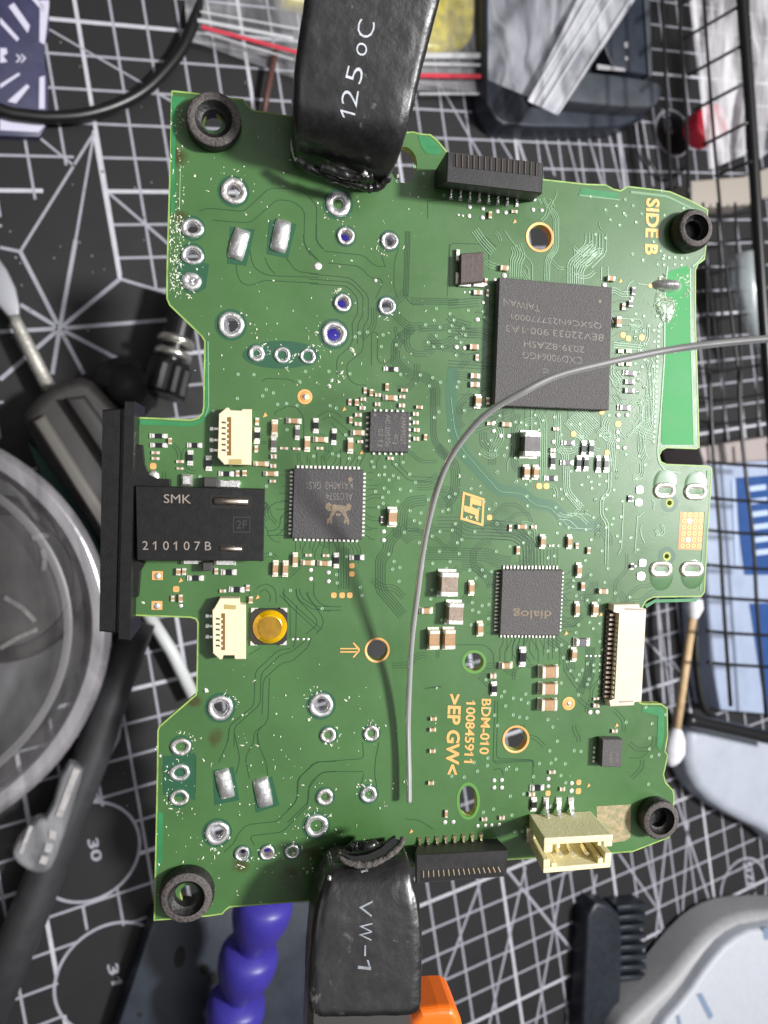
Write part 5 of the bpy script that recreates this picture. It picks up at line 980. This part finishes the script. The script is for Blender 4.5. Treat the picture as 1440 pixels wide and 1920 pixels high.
for a, b_, wd_, z, m_ in [((378, 50), (550, 96), .13, .75, fmr), ((780, 141), (905, 143), .16, .75, fmr), ((370, 38), (550, 72), .12, .74, fmw), ((786, 104), (905, 104), .2, .75, fmw), ((550, 96), (780, 141), .14, .75, fmr), ((784, 120), (905, 122), .1, .74, fmw), ((375, 22), (560, 55), .06, .76, fmw), ((785, 176), (905, 176), .08, .6, fmw), ((385, 62), (550, 112), .06, .73, fmw)]:
    bm = bmesh.new(); ribbon(bm, [M(*a, z), M(*b_, z)], wd_, z, 0, .04); fin('seal_line', bm, m_, bag)
solid('yellow_contents', [(500, -80), (896, -80), (898, 40), (880, 85), (830, 96), (795, 92), (700, 40), (560, 8), (520, 0)], .05, .5, mat('yellow_gel', (.55, .46, .008), .3, noise=.5, nscale=2.5, coat=.4, bump=.8, bscale=2), bag, .25, 4, it=1)
# navy tray box with second bag on it
tray = thing('navy_box', 'dark navy plastic box with rounded corners beneath the empty clear bag', 'box', (0, 0, 0))
nv = mat('navy_plastic', (.022, .028, .042), .4, noise=.2, nscale=1.5, bump=.1); nv2 = mat('slate_plastic', (.055, .062, .075), .42, noise=.15, nscale=2)
solid('box_base', [(906, -120), (1185, -120), (1215, 100), (1228, 200), (1214, 218), (1180, 232), (1150, 240), (950, 238), (925, 220), (908, 180)], 0, 1.0, nv, tray, .12, 4, it=1)
solid('box_lid', [(1040, 128), (1110, 134), (1228, 150), (1246, 165), (1236, 190), (1222, 204), (1060, 190), (1000, 180)], 1.0, 1.7, nv2, tray, .1, 4, it=1)
solid('box_wall', [(1120, -120), (1195, -120), (1214, 40), (1224, 142), (1150, 128), (1120, 60)], 1.0, 1.9, nv, tray, .06, 3)
solid('box_edge', [(1200, -120), (1214, -120), (1224, 142), (1217, 142)], 1.0, 2.0, nv2, tray, .03, 2)
fl('box_mark', [[(1170, 80), (1178, 78), (1178, 90), (1172, 90)], [(1172, 106), (1178, 106), (1178, 114), (1172, 112)], [(1120, 120), (1172, 128), (1172, 134), (1120, 130)]], 1.93, mat('box_print', (.35, .34, .36), .5), tray)
bag2 = thing('clear_bag', 'empty crumpled clear bag with diagonal seal lying on the navy box', 'plastic bag', (0, 0, 0))
fm2 = film('milky_film', (.50, .50, .56), .42, .35, .12, .12)
sheet('bag_film', [(915, -80), (1120, -80), (1010, 190), (915, 150)], 2.4, fm2, bag2, amp=.25, seed=9)
sheet('bag_film', [(1120, -80), (1230, -60), (1046, 216), (990, 190)], 2.7, film('seal_film', (.60, .60, .66), .60, .35, .15, .1), bag2, nu=10, amp=.08, seed=10)
for a, b_ in [((1112, -20), (990, 190)), ((1135, -20), (1004, 196)), ((1150, -10), (1016, 202)), ((1190, -15), (1045, 214))]:
    bm = bmesh.new(); q = [M(*a, 2.78), M(*b_, 2.78)]; ribbon(bm, q, .08, 2.78, 0, .05); fin('seal_line', bm, fmw, bag2)
bm = bmesh.new(); tube(bm, [M(517, 95, .6), M(500, 180, .5), M(492, 230, .4)], .1, 8); tag(fin('brown_rod', bm, mat('brown_rod', (.10, .045, .035), .5), smooth=True), 'thin reddish brown rod beside the top clamp', 'rod')
# wire basket
wb = mat('basket_black', (.012, .012, .013), .35); bask = thing('wire_basket', 'black wire mesh basket along the right edge of the picture', 'basket', (0, 0, 0))
def wire(pts, r_, z, nm='wire'):
    bm = bmesh.new(); tube(bm, catmull([M(p[0], p[1], p[2] if len(p) > 2 else z) for p in pts], 4), r_, 8); return fin(nm, bm, wb, bask, smooth=True)
wire([(1387, -60, 5), (1391, 0, 5), (1407, 208, 4.9), (1428, 541, 4.6), (1440, 708, 4.4), (1452, 860, 4.2)], .19, 5, 'rim_wire')
for p in [[(1316, -60), (1320, 0), (1332, 175), (1347, 354), (1370, 583), (1385, 700)], [(1272, -40), (1276, 60), (1288, 250), (1291, 370)], [(1240, -60), (1250, 200), (1262, 420)]]: wire(p, .055, 4)
for a, b_ in [((1278, 75), (1389, 10)), ((1289, 142), (1392, 85)), ((1300, 207), (1396, 156)), ((1318, 272), (1403, 229)), ((1340, 330), (1410, 302)), ((1270, 12), (1386, -55))]: wire([(*a, 3.6), (*b_, 4.9)], .055, 4)
for p in [[(1330, 700), (1336, 829), (1350, 1000), (1356, 1120), (1370, 1324)], [(1385, 700), (1391, 820), (1412, 1010), (1420, 1150), (1437, 1345)], [(1440, 830), (1460, 1100), (1475, 1340)]]: wire(p, .07, 3.6)
for y0 in (870, 937, 998, 1063, 1122, 1187, 1246): wire([(1326, y0 - 4), (1380, y0 + 1), (1470, y0 + 6)], .06, 3.7)
wire([(1306, 1120, 2), (1303, 1180, 2), (1308, 1270, 2), (1322, 1330, 2), (1350, 1352, 2)], .16, 2, 'rim_wire'); wire([(1286, 1348, 2.5), (1350, 1362, 2.5), (1480, 1392, 2.5)], .26, 2.5, 'rim_wire')
for y0 in (400, 450, 500, 545, 590, 690, 745, 790): wire([(1312, y0), (1360, y0 + 4), (1430, y0 - 6)], .05, 1.6, 'base_wire')
for x0 in (1318, 1345, 1378, 1408): wire([(x0, 380), (x0 + 8, 560), (x0 + 14, 840)], .05, 1.5, 'base_wire')
wire([(1195, 100), (1198, 215), (1215, 300), (1255, 336), (1290, 310)], .05, .3, 'base_wire')
pk = thing('white_blue_packet', 'white and blue printed packet seen through the wire basket', 'packet', (0, 0, 0))
pw = mat('packet_white', (.36, .42, .56), .35, noise=.08, nscale=1); pb = mat('packet_blue', (.025, .075, .24), .35, noise=.1, nscale=2)
solid('packet_body', [(1316, 868), (1480, 856), (1500, 1345), (1352, 1332), (1334, 1240), (1322, 1080)], .2, 1.6, pw, pk, .1, 3)
fl('packet_print', [[(1380, 896), (1480, 888), (1486, 1078), (1396, 1078), (1386, 1000)], [(1405, 1132), (1490, 1128), (1500, 1345), (1436, 1338)]], 1.62, pb, pk)
lettering('packet_lettering', 'LABEL', (1408, 915), (4, 75), (26, -2), 1.62, pw, pk, M, .03, .01) if False else None
fl('packet_lettering', [[(1404 + k * 2, 912 + k * 24), (1436 + k * 2, 908 + k * 24), (1437 + k * 2, 918 + k * 24), (1405 + k * 2, 922 + k * 24)] for k in range(6)] + [[(1372, 900), (1377, 900), (1384, 1060), (1379, 1060)]], 1.64, mat('packet_letter', (.45, .55, .75), .4), pk)
solid('flap', [(1312, 838), (1480, 812), (1480, 860), (1322, 872)], .2, 2.2, mat('packet_cream', (.36, .31, .30), .5), pk, .1, 3)
rb = thing('bag_with_red_piece', 'clear crumpled bag with a red piece inside the wire basket', 'plastic bag', (0, 0, 0))
sheet('bag_film', [(1285, -60), (1392, -60), (1398, 290), (1330, 318)], 2.4, film('milky_film2', (.74, .72, .75), .50, .3, .12, .12), rb, amp=.3, seed=12)
solid('red_piece', [(1312, 200), (1352, 186), (1370, 225), (1366, 256), (1330, 268), (1306, 240)], 1.2, 1.95, mat('red_plastic', (.85, .04, .08), .4), rb, .15, 3, it=1)
sheet('bag_film', [(1402, -60), (1500, -60), (1500, 240), (1422, 300)], 1.8, MATS['milky_film2'], rb, amp=.3, seed=14)
tag(solid('cream_strip', [(1296, 338), (1395, 330), (1480, 300), (1480, 352), (1405, 384), (1298, 392)], .2, 1.2, mat('cream_plastic', (.36, .32, .28), .5)), 'cream flat strip lying under the basket wires by the top right sleeve', 'strip')
bm = bmesh.new(); a = [M(1395, 478, 2), M(1402, 540, 2), M(1418, 610, 2), M(1430, 650, 2), M(1438, 700, 2)]; tube(bm, a, [.62, .62, .42, .22, .08], 16)
tag(fin('clear_nozzle', bm, film('nozzle_film', (.60, .66, .68), .6, .2, .5), smooth=True), 'clear tapered nozzle lying inside the wire basket', 'nozzle')
# cotton swab
sb = thing('cotton_swab', 'cotton swab with wooden stick beside the right edge of the board', 'cotton swab', (0, 0, 0))
bm = bmesh.new(); tube(bm, [M(1300, 1148, 2.6), M(1268, 1372, 2.6)], .15, 10); fin('stick', bm, mat('swab_wood', (.62, .43, .24), .6, noise=.15, nscale=3), sb, smooth=True)
cot = mat('cotton', (.80, .80, .84), .95, bump=.6, bscale=9)
for pts, rr in [([(1304, 1112), (1302, 1124), (1301, 1140), (1299, 1160)], [.12, .3, .34, .16]), ([(1269, 1366), (1266, 1385), (1262, 1408), (1258, 1426), (1257, 1436)], [.16, .36, .42, .3, .1])]:
    bm = bmesh.new(); tube(bm, catmull([M(*p, 2.6) for p in pts], 4), [rr[min(i // 4, len(rr) - 1)] * (1 - (i % 4) / 4) + rr[min(i // 4 + 1, len(rr) - 1)] * (i % 4) / 4 for i in range((len(pts) - 1) * 4 + 1)], 14); fin('cotton_tip', bm, cot, sb, smooth=True)
wh = mat('white_shell', (.42, .45, .52), .45, noise=.08, nscale=.8)
tag(solid('white_shell', [(1292, 1372), (1312, 1362), (1350, 1362), (1480, 1398), (1480, 1600), (1440, 1562), (1380, 1536), (1318, 1494), (1290, 1440)], .1, 1.2, wh, None, .45, 6, it=1), 'smooth pale blue-white plastic shell below the basket', 'plastic shell')
ws = thing('white_casing', 'white rounded casing with grey rim in the bottom right corner', 'casing', (0, 0, 0))
solid('casing_rim', [(1150, 1990), (1170, 1925), (1215, 1885), (1262, 1840), (1300, 1790), (1340, 1748), (1385, 1722), (1440, 1712), (1560, 1712), (1560, 2000)], .2, 1.8, mat('casing_grey', (.36, .36, .37), .5, noise=.1), ws, .5, 6, it=1)
solid('casing_top', [(1215, 1990), (1240, 1925), (1290, 1870), (1330, 1810), (1370, 1765), (1420, 1740), (1560, 1728), (1560, 2000)], 1.5, 2.3, mat('casing_white', (.50, .52, .57), .5, noise=.06), ws, .2, 5, it=1)
fl('casing_slot', [[(1306, 1864), (1316, 1862), (1338, 1905), (1330, 1912)], [(1268, 1905), (1274, 1903), (1280, 1930), (1272, 1930)], [(1430, 1740), (1446, 1738), (1446, 1762), (1434, 1762)]], 2.32, mat('slot_blue', (.20, .27, .38), .5), ws)
cb = thing('comb_clip', 'dark comb-like plastic clip on the mat at the bottom right', 'clip', (0, 0, 0))
solid('clip_body', [(1104, 1690), (1160, 1700), (1170, 1760), (1160, 1990), (1090, 1990), (1098, 1800)], 0, .9, mat('clip_dark', (.014, .018, .026), .4, noise=.3), cb, .15, 4, it=1)
for k in range(8): solid('tooth', [(1158, 1700 + k * 19), (1212, 1694 + k * 19), (1214, 1704 + k * 19), (1160, 1711 + k * 19)], 0, .8, MATS['clip_dark'], cb, .08, 3)
# left side: spatula, clamp foot, knurled connector
sp = thing('metal_spatula', 'silver knurled spatula lying across the mat star on the left', 'spatula', (0, 0, 0))
solid('blade', [(-40, 470), (0, 486), (14, 506), (30, 540), (37, 572), (36, 598), (27, 602), (12, 590), (-40, 530)], .5, .8, mat('spatula_metal', (.33, .33, .36), .5, .5), sp, .06, 3)
bm = bmesh.new(); tube(bm, [M(26, 592, .8), M(32, 608, .8), M(62, 668, .8), M(93, 730, .8)], [.14, .17, .19, .2], 12); fin('knurled_handle', bm, mat('knurled_metal', (.55, .53, .48), .5, .6, noise=.35, nscale=14, bump=1, bscale=16), sp, smooth=True)
ft = thing('clamp_foot', 'blurred black ridged foot of the stand at the left of the board', 'stand', (0, 0, 0))
dg = mat('foot_grey', (.028, .025, .024), .5, noise=.3, nscale=1.2)
solid('foot_body', [(36, 790), (60, 750), (104, 712), (165, 700), (206, 745), (262, 800), (262, 1110), (215, 1060), (150, 950)], 0, 2.2, dg, ft, .35, 5, it=1)
solid('foot_rib', [(120, 745), (160, 740), (262, 880), (262, 960)], 2.2, 2.7, dg, ft, .15, 4)
solid('foot_rib', [(60, 790), (84, 775), (250, 1030), (240, 1070)], 2.2, 2.6, mat('foot_light', (.12, .11, .10), .45), ft, .15, 4)
bm = bmesh.new(); lathe(bm, [(.9, 0), (.9, 1.2), (.6, 1.6), (.55, 1.9), (.001, 2.0)], 24, Matrix.Translation(M(232, 738, 0))); fin('foot_knob', bm, blackm, ft, smooth=True)
kn = thing('knurled_plug', 'black ribbed plug with two bright metal rings beside the left edge of the board', 'plug', (0, 0, 0))
ax0, ax1 = M(352, 560, 1.6), M(304, 742, 1.6); axd = (ax1 - ax0).normalized(); T4 = Matrix.Translation(ax0) @ axd.to_track_quat('Z', 'Y').to_matrix().to_4x4(); La = (ax1 - ax0).length
bm = bmesh.new(); lathe(bm, [(.001, -.5), (.42, -.5), (.42, La * .45), (.3, La * .5), (.3, La * .68), (.001, La * .68)], 24, T4); fin('plug_barrel', bm, mat('plug_black', (.012, .012, .012), .25), kn, smooth=False)
for z_ in (.45, .585):
    bm = bmesh.new(); lathe(bm, [(.28, La * z_ - .11), (.53, La * z_ - .09), (.55, La * z_), (.53, La * z_ + .09), (.28, La * z_ + .11)], 28, T4); fin('metal_ring', bm, mat('ring_bright', (.85, .82, .76), .25, .9), kn, smooth=True)
bm = bmesh.new(); pr = [(.001, La * .66), (.55, La * .66), (.66, La * .72), (.68, La * .97), (.6, La * 1.0), (.001, La * 1.0)]; rr = lathe(bm, pr, 32, T4)
for r_ in rr[2:5]:
    for i, v in enumerate(r_):
        if i % 4 in (0, 1):
            c_ = T4 @ Vector((0, 0, (T4.inverted() @ v.co).z)); v.co = c_ + (v.co - c_) * .88
fin('ribbed_grip', bm, MATS['plug_black'], kn)
bm = bmesh.new(); tube(bm, [M(270, 1140, .6), M(322, 1222, .6), M(366, 1312, .6)], .19, 12); tag(fin('white_stick', bm, mat('white_stick', (.70, .72, .72), .4), smooth=True), 'white round stick passing under the left edge of the board', 'stick')
tag(solid('green_scrap', [(50, 826), (85, 850), (165, 960), (200, 1060), (160, 1050), (90, 930)], .1, .5, mat('green_scrap', (.005, .06, .045), .5)), 'dark green scrap between the jar and the stand foot', 'scrap')
# round clear jar
jar = thing('clear_jar', 'round clear plastic jar with dark contents at the left edge', 'jar', (0, 0, 0))
jc = M(-239, 1197, 3.2); jr = (M(210, 1180, 3.2) - jc).length; jx = Matrix.Translation((jc.x, jc.y, 0))
jw = film('jar_plastic', (.45, .43, .45), .45, .3, .25, .1); jw2 = film('jar_rim_plastic', (.42, .40, .43), .42, .2, .45, .05)
bm = bmesh.new(); lathe(bm, [(jr * .90, .05), (jr * .95, .5), (jr * .96, 2.6)], 96, jx); fin('jar_wall', bm, jw, jar, smooth=True)
bm = bmesh.new(); lathe(bm, [(jr * .92, 2.6), (jr, 2.7), (jr, 3.1), (jr * .985, 3.25), (jr * .95, 3.3), (jr * .91, 3.24), (jr * .89, 3.0), (jr * .88, 2.9)], 96, jx); fin('jar_rim', bm, jw2, jar, auto=50)
bm = bmesh.new(); lathe(bm, [(jr * .78, 3.02), (jr * .8, 3.06), (jr * .82, 3.02)], 96, jx); lathe(bm, [(jr * .90, 3.02), (jr * .91, 3.08), (jr * .92, 3.02)], 96, jx); fin('lid_ridge', bm, mat('lid_ridge', (.32, .31, .32), .35, alpha=.45), jar, smooth=True)
bm = bmesh.new(); lathe(bm, [(.01, 2.9), (jr * .91, 2.9)], 96, jx); fin('jar_lid', bm, film('lid_film', (.30, .29, .30), .10, .3, .08, .03), jar, smooth=True)
bm = bmesh.new(); lathe(bm, [(.01, .1), (jr * .9, .1), (jr * .9, .5)], 64, jx); fin('jar_base', bm, mat('jar_base_grey', (.22, .215, .225), .5, noise=.2, nscale=.8), jar, smooth=True)
bl = M(0, 1090, 2.4); blr = (M(172, 1075, 2.4) - bl).length; bx4 = Matrix.Translation((bl.x, bl.y, 0))
bm = bmesh.new(); lathe(bm, [(blr, .2), (blr * 1.02, 1.2), (blr, 1.9), (blr * .93, 2.25), (blr * .8, 2.38), (blr * .78, 2.3), (.01, 2.3)], 64, bx4); fin('dark_tin', bm, mat('dark_tin', (.020, .016, .015), .45, noise=.9, nscale=1.4, bump=.4, bscale=3), jar, auto=40)
bm = bmesh.new()
for k, (x0, y0, x1, y1) in enumerate([(10, 905, 72, 975), (60, 1010, 92, 1005), (8, 1120, 66, 1165), (80, 1030, 82, 1070), (0, 1215, 70, 1180), (90, 960, 118, 1010)]):
    ribbon(bm, [M(x0, y0, 2.4), M((x0 + x1) / 2 + 3, (y0 + y1) / 2 - 4, 2.4), M(x1, y1, 2.4)], .12, 2.41)
fin('scratch_mark', bm, mat('scratch_grey', (.17, .16, .155), .6, noise=.5, nscale=5), jar)
# marker pen
pen = thing('marker_pen', 'dark grey marker pen with clear ribbed cap in the lower left corner', 'pen', (0, 0, 0))
pm_ = mat('pen_grey', (.040, .040, .043), .42, noise=.15, nscale=2)
bm = bmesh.new(); tube(bm, [M(262, 1165, 1.0), M(215, 1290, 1.0), M(172, 1420, 1.0), M(60, 1700, 1.0), M(-50, 1960, 1.0)], [.46, .48, .50, .54, .58], 24); fin('pen_barrel', bm, pm_, pen, smooth=True)
bm = bmesh.new(); pillow(bm, smoothpoly(mpoly([(122, 1425), (157, 1434), (152, 1460), (112, 1590), (92, 1632), (60, 1632), (26, 1608), (24, 1585), (58, 1545), (70, 1530), (92, 1530)], 1.5), 1), 1.3, 1.75, .12); fin('clear_cap', bm, film('cap_film', (.30, .30, .32), .5, .3, .3, .1), pen, auto=50)
capm = mat('cap_highlight', (.42, .40, .40), .35, noise=.3, nscale=8)  # pale slabs stand in for highlights on the clear cap and its ribs
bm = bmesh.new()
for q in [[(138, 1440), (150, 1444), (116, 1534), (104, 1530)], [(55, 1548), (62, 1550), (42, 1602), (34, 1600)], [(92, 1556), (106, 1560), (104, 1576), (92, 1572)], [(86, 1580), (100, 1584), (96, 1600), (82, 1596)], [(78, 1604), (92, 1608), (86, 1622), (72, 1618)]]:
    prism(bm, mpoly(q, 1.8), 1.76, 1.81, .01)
fin('cap_rib_highlight', bm, capm, pen)
# blue segmented arm and its base
arm = thing('blue_flexible_arm', 'blue segmented flexible arm rising at the lower left of the board', 'flexible arm', (0, 0, 0))
bluem = mat('blue_plastic', (.045, .035, .30), .4, noise=.08, nscale=3, bump=.05)
ap = [(652, 395, 9.5), (646, 500, 9.3), (628, 625, 9.0), (600, 750, 8.6), (560, 900, 8.2), (535, 1050, 7.8), (525, 1200, 7.3), (520, 1350, 6.8), (514, 1470, 6.4), (508, 1585, 5.8), (498, 1684, 5.0), (470, 1782, 4.2), (446, 1874, 3.4), (424, 1968, 2.7), (402, 2060, 2.0)]
for a, b_ in zip(ap, ap[1:]):
    A_, B2 = M(*a), M(*b_); d = (B2 - A_); Lg = d.length; T4 = Matrix.Translation(A_) @ d.normalized().to_track_quat('Z', 'Y').to_matrix().to_4x4()
    R_s = 52 * sM(*b_[:2], b_[2]) if b_[1] > 1600 else .72; bm = bmesh.new()
    lathe(bm, [(R_s * .5, -Lg * .08), (R_s * .84, -Lg * .04), (R_s * .93, .02), (R_s * 1.0, Lg * .08), (R_s * 1.02, Lg * .2), (R_s * .99, Lg * .35), (R_s * .86, Lg * .55), (R_s * .62, Lg * .78), (R_s * .52, Lg * .88), (R_s * .5, Lg * .93), (R_s * .6, Lg * 1.0), (R_s * .3, Lg * 1.08)], 40, T4); fin('arm_segment', bm, bluem, arm, smooth=True)
bp_ = thing('stand_base', 'dark navy metal base plate with slots beneath the blue arm', 'base plate', (0, 0, 0))
solid('plate', [(288, 1722), (380, 1700), (580, 1690), (600, 1990), (200, 1990)], .1, .9, mat('plate_navy', (.026, .032, .046), .45, noise=.25, nscale=1), bp_, .08, 3)
for c_, rx, ry, ro_ in [((337, 1795), 10, 21, .2), ((383, 1818), 9, 10, 0), ((401, 1834), 12, 12, 0), ((262, 1903), 5, 5, 0)]:
    bm = bmesh.new(); pillow(bm, mpoly(circ(*c_, rx, ry, 16, ro_), .91), .5, .915, .01, 1); fin('slot', bm, dk, bp_)
# tiny debris on the mat
random.seed(8); bm = bmesh.new()
for (x, y) in [(172, 480), (165, 620), (195, 505), (270, 450), (232, 1450), (238, 1510), (150, 125), (460, 155), (1160, 1905), (190, 1240), (1090, 1700)] + [(random.uniform(0, 300), random.uniform(0, 700)) for _ in range(30)]:
    q = M(x, y, .02); lathe(bm, [(.05, 0), (.04, .03), (.001, .04)], 6, Matrix.Translation(q) @ Matrix.Scale(random.uniform(.4, 1.0), 4))
tag(stuff(fin('dust', bm, mat('dust_grey', (.25, .24, .25), .8))), 'scattered pale dust crumbs on the black mat', 'dust')
